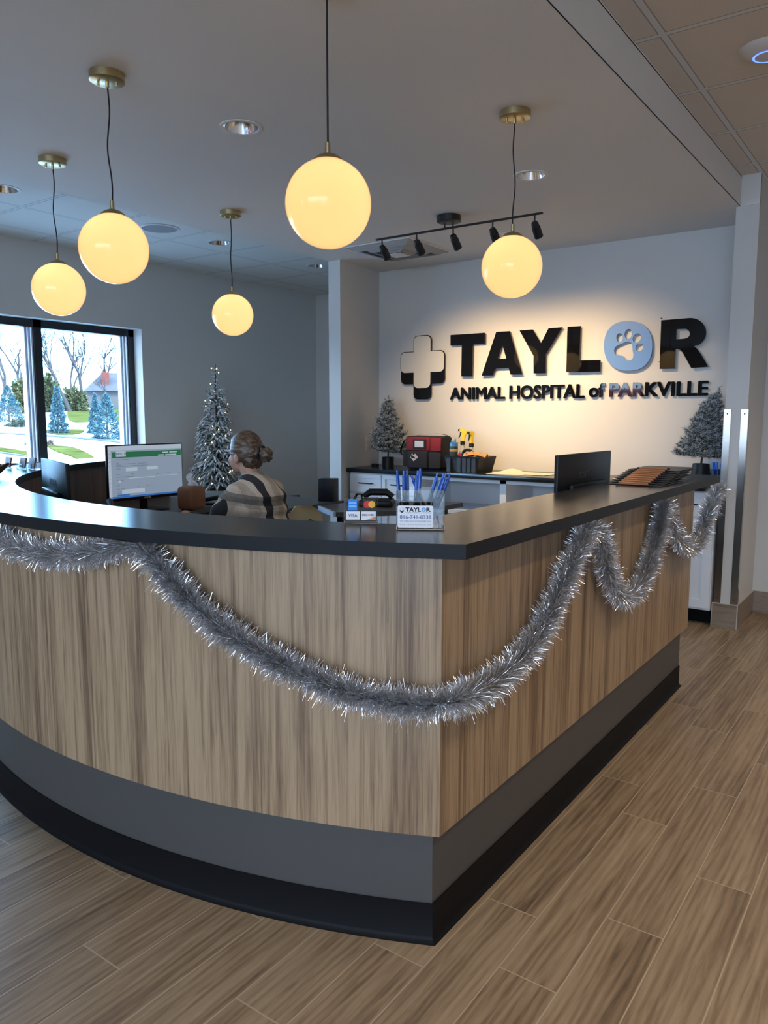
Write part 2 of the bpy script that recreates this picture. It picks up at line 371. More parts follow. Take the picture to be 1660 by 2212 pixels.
# ceilings
def holed(x0, x1, y0, y1, z, holes):
    bm = shape_bm([[(x0, y0), (x1, y0), (x1, y1), (x0, y1)]] + [ell(x, y, r, r, 40) for x, y, r in holes], .003)
    for v in bm.verts: v.co = (v.co.x, v.co.z, z + .0015 + v.co.y)
    return bm
D1 = [(P(521, 275, z=ZS), .075), (P(1147, 379, z=ZS), .075), (P(1087, 508, z=ZS), .075)]
D2 = [(P(8, 408, z=ZC), .085), (P(475, 524, z=ZC), .085), (P(684, 574, z=ZC), .085)]
bm = holed(-4.113, -1.046, -4.0, 5.65, ZS, [(p.x, p.y, r) for p, r in D1] + [(-3.395, 4.935, .27)])
bm_box(bm, -4.113, -1.046, -4.0, 5.65, ZS + .165, ZS + .3); bm_box(bm, -1.049, -1.046, -4.0, 5.12, ZS, ZS + .17); bm_box(bm, -4.113, -4.110, -4.0, 4.97, ZS, ZS + .17)
struct('ceiling_soffit', bm, CEILP, smooth=False)
bm = bmesh.new(); bm_box(bm, -1.046, -.94, 5.12, 5.14, ZS, ZC); struct('trim_soffit_return', bm, CEILP, smooth=False)
bm = bmesh.new(); bm_box(bm, -1.046, 3.6, -4.2, 5.78, ZC, ZC + .1); struct('ceiling_right', bm, tile_ceiling('acoustic_tile_lobby', -.94, .61, 3.11, .605, (.64, .585, .52)), smooth=False)
bm = holed(LW - .28, -4.112, -4.2, 7.3, ZC, [(p.x, p.y, r) for p, r in D2]); bm_box(bm, LW - .28, -4.1, -4.2, 7.3, ZC + .12, ZC + .2)
struct('ceiling_left', bm, tile_ceiling('acoustic_tile_office', -5.21, .61, 3.02, .61), smooth=False)
# tile baseboards
GR = mat('light_grout', (.5, .46, .40), .8)
bm = bmesh.new(); bm_box(bm, -1.081, -.930, 5.116, 5.128, 0, .152); bm_box(bm, -.94, -.930, 5.128, 5.655, 0, .152); bm_box(bm, -1.081, -1.07, 5.128, 5.16, 0, .152)
bs = struct('baseboard_column', bm, W_TILE, smooth=False)
bm = bmesh.new(); bm_box(bm, -1.083, -.928, 5.114, 5.129, .152, .155); bm_box(bm, -.94, -.928, 5.128, 5.655, .152, .155); bm_box(bm, -.933, -.928, 5.114, 5.119, 0, .152); bm_box(bm, -1.083, -1.079, 5.114, 5.118, 0, .152)
struct('trim_1', bm, GR, bs, smooth=False)
bm = bmesh.new(); bm_box(bm, -.93, 3.5, 5.643, 5.655, 0, .152); struct('baseboard_right', bm, W_TILE, smooth=False)
bm = bmesh.new(); bm_box(bm, -.93, 3.5, 5.641, 5.655, .152, .155); struct('trim_2', bm, GR, smooth=False)
# window 1: frame, mullions, panes
wn = bmesh.new(); X0, X1 = -6.33, -6.245
bm_box(wn, X0, X1, WY0, WY1, WZ1 - .065, WZ1 - .001); bm_box(wn, X0, X1, WY0, WY1, WZ0 + .001, WZ0 + .05)
bm_box(wn, X0, X1, WY1 - .06, WY1 - .001, WZ0, WZ1); bm_box(wn, X0, X1, WY0 + .001, WY0 + .06, WZ0, WZ1)
MY = (3.66, 2.68)
for y in MY: bm_box(wn, X0, X1, y, y + .07, WZ0, WZ1)
win = struct('window_1', wn, DARKFR)
al = bmesh.new()
for y in (WY1 - .06,) + MY:
    for k in range(3): bm_box(al, X0 - .03, X1 - .012 - .02 * k, y - .018 * (k + 1), y - .018 * k - .003, WZ0 + .05, WZ1 - .065, bev=.002)
struct('window_frame', al, ALU, win)
GLS = mat('window_glass', (1, 1, 1), 0, trans=1, ior=1.0, spec=.3)
def glass_mat():
    m = bpy.data.materials.new('window_pane_glass'); m.use_nodes = True; n = m.node_tree; n.nodes.clear()
    o = n.nodes.new('ShaderNodeOutputMaterial'); t = n.nodes.new('ShaderNodeBsdfTransparent'); t.inputs[0].default_value = (.93, .97, .98, 1)
    g = n.nodes.new('ShaderNodeBsdfGlossy'); g.inputs['Roughness'].default_value = .02; mix = n.nodes.new('ShaderNodeMixShader'); mix.inputs[0].default_value = .05
    n.links.new(t.outputs[0], mix.inputs[1]); n.links.new(g.outputs[0], mix.inputs[2]); n.links.new(mix.outputs[0], o.inputs[0]); return m
PANE = glass_mat()
ys = (WY0 + .06,) + tuple(y for y in sorted(MY)) + (WY1 - .06,)
for i in range(3):
    a = ys[i] + (.07 if i else 0); b = ys[i + 1]
    struct('window_pane', (lambda q: (bm_box(q, -6.292, -6.286, a, b, WZ0 + .05, WZ1 - .065), q)[1])(bmesh.new()), PANE, win, smooth=False)
bm = bmesh.new(); bm_box(bm, LW - .12, LW + .02, WY0, WY1, WZ0 - .02, WZ0 + .012, bev=.003); struct('trim_sill', bm, TRIMW)

# ================================================================ RECEPTION DESK
DC = (-2.1, 3.86)
def arc(r, a0, a1, n): return [(DC[0] + r * math.cos(math.radians(a0 + (a1 - a0) * i / n)), DC[1] + r * math.sin(math.radians(a0 + (a1 - a0) * i / n))) for i in range(n + 1)]
def corner_angle(r, x): return 360 - math.degrees(math.acos((x - DC[0]) / r))
def footprint(ro, ri, xo, xi, yend, aend, n=72):
    ao = corner_angle(ro, xo); ai = corner_angle(ri, xi)
    A = [(xo, yend)] + arc(ro, ao, aend, n); B = [(xi, yend)] + arc(ri, ai, aend, n); return A, B
desk = thing('reception_desk', 'curved reception desk with wood laminate front, grey toe panel and charcoal counter', 'reception desk', (-1.5, 2.6, 0))
def dobj(name, bm, m, **k):
    for v in bm.verts: v.co -= Vector((-1.5, 2.6, 0))
    return obj(name, bm, m, desk, **k)
bm = bmesh.new(); A, B = footprint(2.675, 2.375, -.843, -1.155, 4.02, 186); bm_strip(bm, A, B, 1.010, 1.045)
bmesh.ops.bevel(bm, geom=[e for e in bm.edges if abs(e.verts[0].co.z - e.verts[1].co.z) < 1e-6 and len(e.link_faces) == 2 and e.calc_face_angle(0) > 1.2], offset=.003, segments=2, affect='EDGES')
bm.normal_update()
bmesh.ops.recalc_face_normals(bm, faces=bm.faces[:])
for f in bm.faces: f.material_index = 0 if f.normal.z > .9 else 1
dobj('countertop', bm, [STONE, mat('countertop_edge', (.010, .011, .013), .45, spec=.18)])
bm = bmesh.new(); A, B = footprint(2.60, 2.50, -.929, -1.03, 3.888, 186); bm_strip(bm, A, B, .295, 1.010); dobj('wood_front', bm, W_LAM)
bm = bmesh.new(); A, B = footprint(2.499, 2.40, -1.031, -1.13, 3.886, 186); bm_strip(bm, A, B, .02, 1.009); dobj('inner_panel', bm, W_DARK)
bm = bmesh.new(); A, B = footprint(2.583, 2.50, -.953, -1.03, 3.852, 186); bm_strip(bm, A, B, .10, .296); dobj('toe_panel', bm, GREYB)
bm = bmesh.new()
prof = [(.000, .104), (-.004, .106), (-.004, .016), (-.008, .007), (-.016, .0), (.06, .0), (.06, .10)]
L = []
for dr, z in prof:
    ro = 2.583 - dr; xo = -.953 - dr; a = corner_angle(ro, xo)
    L.append([bm.verts.new((xo, 3.852 - dr * (0 if dr > 0 else 1), z))] + [bm.verts.new((x, y, z)) for x, y in arc(ro, a, 186, 72)])
for a, b in zip(L, L[1:]):
    for i in range(len(a) - 1): bm.faces.new((a[i], a[i + 1], b[i + 1], b[i]))
bm.faces.new([l[0] for l in L])
dobj('rubber_base', bm, RUBBER)

# inner work surfaces
WORK = mat('grey_work_surface', (.075, .078, .082), .35)
wd = thing('work_desk', 'grey inner work desk following the curved reception desk, under the monitors', 'desk', (-3.6, 3.2, 0))
bm = bmesh.new(); A = arc(2.395, 167, 262, 50); B = arc(1.75, 167, 262, 50); bm_strip(bm, A, B, .72, .75)
for v in bm.verts: v.co -= Vector((-3.6, 3.2, 0))
obj('desk_top', bm, WORK, wd)
bm = bmesh.new(); bm_box(bm, -3.86 + 3.6, -3.29 + 3.6, .33, .935, .7195, .7505); obj('desk_extension', bm, WORK, wd)
for a in (172, 205, 250):
    bm = bmesh.new(); x, y = DC[0] + 1.95 * math.cos(math.radians(a)), DC[1] + 1.95 * math.sin(math.radians(a)); bm_box(bm, -.02, .02, -.02, .02, 0, .72)
    obj('leg', bm, BLACKM, wd, loc=(x + 3.6, y - 3.2, 0))
rt = thing('desk_return', 'grey angled desk return behind the card sign, carrying the black phone', 'desk', (-2.95, 4.1, 0))
bm = bmesh.new(); bm_prism(bm, [(-.27, -.30), (.02, -.50), (.38, -.12), (.38, .42), (-.25, .20)], .72, .75); obj('desk_top', bm, WORK, rt)
bm = bmesh.new(); bm_prism(bm, [(-.285, -.312), (.012, -.518), (.02, -.503), (-.27, -.301)], .722, .751); obj('edge_band', bm, ALU, rt)
for p in ((-.18, -.2), (.02, -.38), (.30, .3), (.3, -.1)): boxobj('leg', (p[0] - .02, p[0] + .02, p[1] - .02, p[1] + .02, 0, .72), BLACKM, rt)

# ================================================================ BACK CABINETS
CY = 5.10
def handle_h(x0, x1, z, parent):
    bm = bmesh.new(); y = CY - .03; bm_tube(bm, [(x0, CY - .005, z), (x0, y, z), (x1, y, z), (x1, CY - .005, z)], .005, 8); return obj('handle', bm, BLACKM, parent)
def handle_v(x, z0, z1, parent):
    bm = bmesh.new(); y = CY - .03; bm_tube(bm, [(x, CY - .005, z0), (x, y, z0), (x, y, z1), (x, CY - .005, z1)], .005, 8); return obj('handle', bm, BLACKM, parent)
def shaker(x0, x1, z0, z1, rail=.05):
    bm = bmesh.new()
    bm_box(bm, x0, x1, CY - .018, CY - .001, z0, z0 + rail, bev=.001); bm_box(bm, x0, x1, CY - .018, CY - .001, z1 - rail, z1, bev=.001)
    bm_box(bm, x0, x0 + rail, CY - .018, CY - .001, z0 + rail, z1 - rail); bm_box(bm, x1 - rail, x1, CY - .018, CY - .001, z0 + rail, z1 - rail)
    bm_box(bm, x0 + rail, x1 - rail, CY - .010, CY - .001, z0 + rail, z1 - rail); return bm
def base_cab(x0, x1, label, handles):
    c = thing('base_cabinet', label, 'cabinet', (0, 0, 0), group='white cabinets along the back wall')
    bm = bmesh.new(); bm_box(bm, x0, x1, CY, 5.59, .10, .86); obj('body', bm, WHITE, c, smooth=False)
    boxobj('toe_kick', (x0, x1, CY + .085, 5.58, 0, .10), RUBBER, c)
    n = 2 if x1 - x0 > .5 else 1; wd_ = (x1 - x0) / n
    for i in range(n):
        a, b = x0 + wd_ * i + .004, x0 + wd_ * (i + 1) - .004
        d = obj('drawer', shaker(a, b, .70, .853, .035), WHITE, c, smooth=False); handle_h((a + b) / 2 - .065, (a + b) / 2 + .065, .777, d)
        d = obj('door', shaker(a, b, .115, .69, .055), WHITE, c, smooth=False); hx = (b - .03) if i == 0 and n == 2 else a + .03
        handle_v(hx, .55, .665, d)
    return c
base_cab(-3.985, -3.33, 'white two-drawer base cabinet with black pulls at the left end of the back wall', 1)
base_cab(-1.76, -1.09, 'white shaker base cabinet with drawers beside the right-hand column', 1)
sh = thing('open_shelf_cabinet', 'white open-fronted shelf cabinet in the middle of the back wall run', 'cabinet', (0, 0, 0))
bm = bmesh.new()
for x in (-3.325, -2.59, -1.80): bm_box(bm, x, x + (.035 if x != -2.59 else .05), CY, 5.59, .10, .86)
bm_box(bm, -3.325, -1.765, 5.575, 5.59, .10, .86); bm_box(bm, -3.29, -1.80, CY, 5.57, .10, .13); bm_box(bm, -3.29, -1.80, CY, 5.57, .835, .86)
obj('body', bm, WHITE, sh, smooth=False)
for a, b in ((-3.29, -2.59), (-2.54, -1.80)):
    bm = bmesh.new(); bm_box(bm, a, b, CY + .004, 5.574, .585, .615); obj('shelf', bm, WHITE, sh, smooth=False)
boxobj('toe_kick', (-3.325, -1.765, CY + .085, 5.58, 0, .10), RUBBER, sh)
boxobj('filler_strip', (-3.325, -3.30, CY - .003, CY + .01, .10, .86), mat('cream_strip', (.62, .58, .50), .5), sh)
ct = boxobj('back_countertop', (-4.045, -1.075, 5.05, 5.597, .865, .900), STONE, bev=.003)
tagp(ct, 'long charcoal countertop on the white cabinets along the back wall', 'countertop')
for v in ct.data.vertices:
    if v.co.x < -4 : v.co.x = -4.045 if v.co.y > 5.3 else -3.995

# ================================================================ PENDANT LIGHTS
def opal():
    m = bpy.data.materials.new('opal_glass'); m.use_nodes = True; n = m.node_tree; n.nodes.clear()
    o = n.nodes.new('ShaderNodeOutputMaterial'); e = n.nodes.new('ShaderNodeEmission'); e.inputs[0].default_value = (1, .65, .28, 1); e.inputs[1].default_value = .70
    t = n.nodes.new('ShaderNodeBsdfTranslucent'); t.inputs[0].default_value = (1, .80, .50, 1)
    a = n.nodes.new('ShaderNodeAddShader'); g = n.nodes.new('ShaderNodeBsdfGlossy'); g.inputs['Roughness'].default_value = .12
    fz = n.nodes.new('ShaderNodeFresnel'); fz.inputs[0].default_value = 1.35; mix = n.nodes.new('ShaderNodeMixShader')
    n.links.new(e.outputs[0], a.inputs[0]); n.links.new(t.outputs[0], a.inputs[1]); n.links.new(fz.outputs[0], mix.inputs[0]); n.links.new(a.outputs[0], mix.inputs[1]); n.links.new(g.outputs[0], mix.inputs[2]); n.links.new(mix.outputs[0], o.inputs[0]); return m
OPAL = opal(); CORD = mat('black_cord', (.008, .007, .012), .7)
def pendant(loc, label, wob, seed):
    t = thing('pendant_light', label, 'pendant light', loc, group='opal globe pendants over the reception desk')
    rz = math.radians(35)
    bm = bmesh.new(); bm_lathe(bm, [(.0, -.028), (.060, -.028), (.0635, -.026), (.0635, 0), (0, 0)], n=40, cap=False); can = obj('canopy', bm, BRASS, t)
    for s in (-1, 1):
        bm = bmesh.new(); bm_lathe(bm, [(0, -.042), (.005, -.042), (.005, -.028), (0, -.028)], (s * .034 * math.cos(rz), s * .034 * math.sin(rz), 0), 12, cap=False); obj('screw', bm, BRASS, can)
    bm = bmesh.new(); bm_lathe(bm, [(0, -.048), (.0065, -.048), (.0065, -.028), (0, -.028)], n=12, cap=False); obj('strain_relief', bm, BRASS, can)
    zt = -.62 + .128
    bm = bmesh.new(); pts = []
    for i in range(25):
        k = i / 24; z = -.045 + (zt + .045 + .035) * k; a = wob * math.sin(PI * k) * (math.sin(2 * PI * k * 1.15 + seed))
        pts.append((a * math.cos(rz), a * math.sin(rz), z))
    bm_tube(bm, pts, .0028, 8); obj('cord', bm, CORD, t)
    bm = bmesh.new(); bm_lathe(bm, [(0, zt + .045), (.0075, zt + .045), (.0075, zt + .016), (.014, zt + .014), (.030, zt + .008), (.044, zt - .003), (.047, zt - .0085), (.042, zt - .0085), (0, zt + .004)], n=36, cap=False); obj('cap', bm, BRASS, t)
    bm = bmesh.new(); n = 20; R_ = .128
    th0 = math.radians(20.5); bm_lathe(bm, [(R_ * math.sin(th0 + (PI - th0) * i / n), R_ * math.cos(th0 + (PI - th0) * i / n)) for i in range(n)] + [(0, -R_)], (0, 0, -.62), 40, cap=False); obj('globe', bm, OPAL, t)
    # two bulbs inside the globe
    bm = bmesh.new(); 
    for s in (-1, 1):
        l = bpy.data.lights.new('bulb_light', 'POINT'); l.energy = .08; l.color = (1, .80, .55); l.shadow_soft_size = .022
        lo = bpy.data.objects.new('bulb_light', l); COL.objects.link(lo); lo.parent = t; lo.location = (s * .045 * math.cos(.6 + seed), s * .045 * math.sin(.6 + seed), -.57)
    return t
pendant((-1.515, 1.835, ZS), 'opal globe pendant nearest the camera, its brass canopy out of frame above', .000, 0)
pendant((-2.569, 1.845, ZS), 'opal globe pendant left of centre with its whole brass canopy and kinked cord showing', .009, .9)
pendant((-3.607, 2.26, ZS), 'leftmost opal globe pendant, hanging above the window', .008, 1.2)
pendant((-3.622, 3.445, ZS), 'smallest-looking opal globe pendant, hanging over the decorated tree', .005, .5)
pendant((-1.505, 3.032, ZS), 'opal globe pendant hanging in front of the wall sign and track light', -.007, .3)

# ================================================================ TRACK LIGHT
ty = 4.31; c0 = P(979, 470, z=ZS)
tl = thing('track_light', 'black ceiling track light with five angled spot heads above the sign', 'track light', (c0.x, ty, ZS))
bm = bmesh.new(); bm_lathe(bm, [(0, -.038), (.072, -.038), (.075, -.036), (.075, 0), (0, 0)], n=40, cap=False); obj('canopy', bm, BLACKM, tl)
b0, b1 = P(813, 519, y=ty), P(1173, 459, y=ty); zb = (b0.z + b1.z) / 2 - ZS
bm = bmesh.new(); bm_tube(bm, [(b0.x - c0.x, 0, zb), (b1.x - c0.x, 0, zb)], .007, 10)
for s in (-.03, .03): bm_tube(bm, [(s, 0, zb), (s, 0, -.03)], .005, 8)
obj('bar', bm, BLACKM, tl)
for i, (px, py) in enumerate([(825.8, 518), (900.6, 505), (979.4, 490.5), (1065, 477), (1156, 460)]):
    x = P(px, py, y=ty).x - c0.x
    hd = thing('spot_head', None, None, (x, 0, zb)); hd.parent = tl
    bm = bmesh.new(); bm_tube(bm, [(0, 0, 0), (0, 0, -.05)], .005, 8)
    m = Matrix.Translation((0, .004, -.055)) @ Matrix.Rotation(math.radians(45), 4, 'X')
    bm_lathe(bm, [(0, .012), (.017, .012), (.022, 0), (.022, -.018), (.0255, -.020), (.0265, -.085), (.023, -.085), (.020, -.07), (0, -.07)], n=20, mtx=m, cap=False); me = obj('head', bm, BLACKM, hd)
    me.name = 'spot_shade'
    sl = bpy.data.lights.new('spot_lamp', 'SPOT'); sl.energy = 60; sl.color = (1, .68, .34); sl.spot_size = math.radians(76); sl.spot_blend = 1; sl.shadow_soft_size = .02
    lo = bpy.data.objects.new('spot_lamp', sl); COL.objects.link(lo); lo.parent = hd
    lo.location = m @ Vector((0, 0, -.088)); lo.rotation_euler = (math.radians(49), 0, 0)

# ================================================================ DOWNLIGHTS, SPEAKER, VENT, ACCESS POINT
REFL = mat('downlight_reflector', (.72, .72, .72), .16, 1, bump=.15, bscale=40, stretch=(6, 6, .5)); LED = mat('led_disc', (1, 1, 1), .5, emit=(1, .93, .82), es=5)
def downlight(x, y, z, label, energy=9, r=.075):
    t = thing('downlight', label, 'downlight', (x, y, z), group='round recessed downlights in the ceilings')
    bm = bmesh.new(); bm_lathe(bm, [(r, -.001), (r + .002, -.004), (r + .017, -.003), (r + .018, 0)], n=40, cap=False); obj('trim_ring', bm, TRIMW, t)
    bm = bmesh.new(); bm_lathe(bm, [(r, -.001), (r - .004, -.003), (r * .50, .10)], n=40, cap=False)
    c = obj('reflector', bm, REFL, t); 
    bm = bmesh.new(); bm_lathe(bm, [(0, .095), (r * .52, .095)], n=30, cap=False); obj('lens', bm, LED, t)
    l = bpy.data.lights.new('downlight_lamp', 'SPOT'); l.energy = energy; l.color = (1, .86, .68); l.spot_size = 1.7; l.spot_blend = .6; l.shadow_soft_size = .03
    lo = bpy.data.objects.new('downlight_lamp', l); COL.objects.link(lo); lo.parent = t; lo.location = (0, 0, .09 if False else -.006)
    return t
HOLES = []
def dl(px, py, z, label, **k):
    p = P(px, py, z=z); HOLES.append((p.x, p.y, z)); return downlight(p.x, p.y, z, label, **k)
dl(521, 275, ZS, 'lit recessed downlight in the soffit between the two big globes')
dl(1147, 379, ZS, 'recessed downlight in the soffit above the track light, right of the hanging cord')
dl(1087, 508, ZS, 'recessed downlight partly hidden behind the right globe and spot head')
dl(8, 408, ZC, 'recessed downlight cut by the left edge of the view', r=.085)
dl(475, 524, ZC, 'recessed downlight in the tiled ceiling beside the smallest-looking globe', r=.085)
dl(684, 574, ZC, 'farthest recessed downlight in the tiled ceiling beside the narrow wing wall', r=.085)
for x, y in ((.6, 1.4), (2.2, -1.5), (.6, -1.5), (2.2, 1.4), (.6, 4.0), (2.2, 4.0)):
    l = bpy.data.lights.new('lobby_lamp', 'SPOT'); l.energy = 88; l.color = (1, .80, .57); l.spot_size = 2.3; l.spot_blend = .7; l.shadow_soft_size = .06
    lo = bpy.data.objects.new('lobby_lamp', l); COL.objects.link(lo); lo.location = (x, y, ZC - .02)
p = P(345, 493, z=ZC)
t = thing('ceiling_speaker', 'round flush speaker in the tiled ceiling between two globes', 'speaker', (p.x, p.y, ZC))
bm = bmesh.new(); bm_lathe(bm, [(.128, 0), (.150, -.001), (.148, -.006), (.130, -.008), (.128, -.004)], n=48, cap=False); obj('rim', bm, TRIMW, t)
bm = bmesh.new(); bm_lathe(bm, [(0, -.008), (.13, -.005), (.13, 0)], n=48, cap=False); obj('grille', bm, mat('speaker_mesh', (.30, .31, .33), .7, bump=.4, bscale=500), t)
p = P(1661, 104, z=ZC)
t = thing('wifi_access_point', 'white round ceiling puck with a blue light ring at the right edge', 'access point', (p.x, p.y, ZC))
bm = bmesh.new(); bm_lathe(bm, [(0, -.032), (.05, -.031), (.085, -.022), (.105, -.004), (.107, 0)], n=48, cap=False); obj('housing', bm, mat('white_plastic', (.62, .58, .54), .4), t)
bm = bmesh.new(); bm_lathe(bm, [(.047, -.0315), (.052, -.0325), (.055, -.0308)], n=48, cap=False); obj('light_ring', bm, mat('blue_led', (.05, .1, .9), .4, emit=(.08, .18, 1), es=3), t)
# four-way air diffuser
t = thing('ceiling_vent', 'square four-way air vent in the soffit behind the track light', 'vent', (-3.395, 4.935, ZS))
bm = bmesh.new(); h = .30
bm_box(bm, -h, h, -h, -h + .02, -.006, -.0005); bm_box(bm, -h, h, h - .02, h, -.006, -.0005); bm_box(bm, -h, -h + .02, -h + .02, h - .02, -.006, -.0005); bm_box(bm, h - .02, h, -h + .02, h - .02, -.006, -.0005)
obj('frame', bm, TRIMW, t)
for k, hh in enumerate((.27, .20, .13)):
    bm = bmesh.new(); z0, z1 = -.004, -.030; a, b = hh, hh - .055
    Va = [bm.verts.new((sx_ * a, sy_ * a, z0)) for sx_, sy_ in ((-1, -1), (1, -1), (1, 1), (-1, 1))]; Vb = [bm.verts.new((sx_ * b, sy_ * b, z1 - .004 * k)) for sx_, sy_ in ((-1, -1), (1, -1), (1, 1), (-1, 1))]
    for i in range(4): bm.faces.new((Va[i], Va[(i + 1) % 4], Vb[(i + 1) % 4], Vb[i]))
    r = bmesh.ops.solidify(bm, geom=bm.faces[:], thickness=.002); obj('louvre', bm, TRIMW, t, smooth=False)
bm = bmesh.new(); bm_box(bm, -.07, .07, -.07, .07, -.044, -.040, bev=.001); obj('centre_plate', bm, TRIMW, t)
boxobj('duct_opening', (-.279, .279, -.279, .279, -.0025, -.0008), mat('duct_grey', (.18, .18, .19), .8), t)

# ================================================================ STEEL CORNER GUARDS, OUTLET
for nm, x0, x1, lb in (('l', -1.074, -1.034, 'tall brushed steel corner guard on the left edge of the column'), ('r', -.976, -.936, 'tall brushed steel corner guard on the right edge of the column')):
    g = thing('corner_guard', lb, 'corner guard', ((x0 + x1) / 2, 5.1265, .156)); hw = (x1 - x0) / 2
    bm = bmesh.new(); bm_box(bm, -hw, hw, -.0015, .0008, 0, 1.218)
    if nm == 'l': bm_box(bm, -hw - .001, -hw + .001, -.0015, .036, 0, 1.218)
    else: bm_box(bm, hw - .001, hw + .001, -.0015, .036, 0, 1.218)
    obj('plate', bm, STEEL, g)
    for z in (.03, 1.19):
        bm = bmesh.new(); bm_lathe(bm, [(0, .002), (.004, .0015), (.005, 0)], n=12, mtx=Matrix.Translation((0, -.0015, z)) @ Matrix.Rotation(PI / 2, 4, 'X'), cap=False); obj('screw', bm, BLACKM, g)
t = thing('wall_outlet', 'cream double power outlet on the narrow side wall above the back counter', 'outlet', (-4.038, 5.405, 1.093))
t.rotation_euler = (0, 0, PI / 2 + .10)
OUTW = mat('cream_plastic', (.60, .55, .48), .4)
bm = bmesh.new(); bm_box(bm, -.036, .036, -.004, .002, -.06, .06, bev=.003, seg=2); obj('cover_plate', bm, OUTW, t)
for z in (-.022, .022):
    bm = bmesh.new(); bm_box(bm, -.016, .016, -.007, -.0035, z - .014, z + .014, bev=.002); s = obj('socket', bm, OUTW, t)

# ================================================================ SIGN
YS = 5.572   # front face of the lettering
DEP = .012
def SG(pts, ox, oy, k): return [(lambda v: (v.x, v.z))(P(ox + a / k, oy + b / k, y=YS - DEP / 2)) for a, b in pts]
def letter(name, polys, m, label, cat='sign letter', group='large letters of the wall sign'):
    cx = sum(p[0] for p in polys[0]) / len(polys[0]); cz = min(p[1] for p in polys[0])
    bm = shape_bm([[(a - cx, b - cz) for a, b in p] for p in polys], DEP)
    o = obj(name, bm, m, loc=(cx, YS, cz), ang=30); tagp(o, label, cat, group)
    return o
k1 = 5.724
def stand(o, pts):   # stand-off pins behind a letter
    for x, z in pts:
        bm = bmesh.new(); bm_tube(bm, [(x, DEP / 2, z), (x, 5.6 - YS, z)], .004, 6); obj('mounting_pin', bm, BLACKM, o)
s6 = lambda pts: SG(pts, 840, 690, k1)
o = letter('letter_t', [s6([(765, 193), (1190, 165), (1188, 297), (1040, 303), (1032, 703), (897, 705), (905, 315), (765, 322)])], GLOSSK, 'large glossy black letter T beginning the wall sign'); stand(o, [(0, .1), (0, .28)])
o = letter('letter_a', [s6([(1330, 155), (1497, 145), (1655, 680), (1508, 683), (1485, 598), (1320, 605), (1290, 692), (1150, 695)]), s6([(1408, 305), (1455, 483), (1350, 488)])], GLOSSK, 'large glossy black letter A after the T of the wall sign'); stand(o, [(-.12, .04), (.12, .04)])
s8 = lambda pts: SG(pts, 840, 660, 2.3056)
o = letter('letter_y', [s8([(652, 124), (718, 119), (759, 188), (797, 113), (866, 108), (784, 243), (783, 337), (722, 338), (722, 250)])], GLOSSK, 'large glossy black letter Y of the wall sign'); stand(o, [(0, .05), (0, .15)])
o = letter('letter_l', [s8([(891, 106), (957, 102), (951, 273), (1055, 271), (1053, 329), (885, 332)])], GLOSSK, 'large glossy black letter L of the wall sign'); stand(o, [(-.06, .05), (-.06, .3)])
k7 = 5.929
s7 = lambda pts: SG(pts, 1280, 670, k7)
BLUE = mat('powder_blue_acrylic', (.135, .275, .57), .25)
def e7(cx, cy_, rx, ry, tilt, p=2, n=28): return s7([(x, y) for x, y in ell(cx, cy_, rx, ry, n, tilt, p)])
pad = s7(smooth_poly([(455, 400), (500, 420), (515, 470), (518, 520), (528, 580), (510, 630), (465, 645), (425, 628), (395, 590), (340, 578), (295, 560), (281, 515), (300, 470), (350, 440), (405, 418)], 4))
o = letter('letter_o', [e7(460, 457, 308, 318, 0, 2.35, 60), e7(350, 353, 41, 58, .1), e7(462, 305, 46, 65, .2), e7(572, 358, 48, 64, .6), e7(605, 475, 46, 55, .75), pad], BLUE, 'powder blue letter O with a paw print cut out of it'); stand(o, [(-.14, .1), (.16, .1), (-.12, .32)])
def arcp(cx, cy_, rx, ry, a0, a1, n): return [(cx + rx * math.cos(math.radians(a0 + (a1 - a0) * i / n)), cy_ + ry * math.sin(math.radians(a0 + (a1 - a0) * i / n))) for i in range(n + 1)]
R_out = [(884, 130), (1235, 101)] + arcp(1262, 285, 196, 185, -85, 62, 12) + [(1300, 460), (1340, 490), (1380, 545), (1487, 725), (1268, 740), (1160, 545), (1130, 510), (1098, 497), (1065, 493), (1055, 748), (862, 752)]
R_in = [(1080, 243), (1180, 237)] + arcp(1185, 300, 66, 63, -85, 80, 8) + [(1170, 366), (1073, 373)]
o = letter('letter_r', [s7(R_out), s7(R_in)], GLOSSK, 'large glossy black letter R ending the upper line of the wall sign'); stand(o, [(-.22, .05), (-.22, .35)])
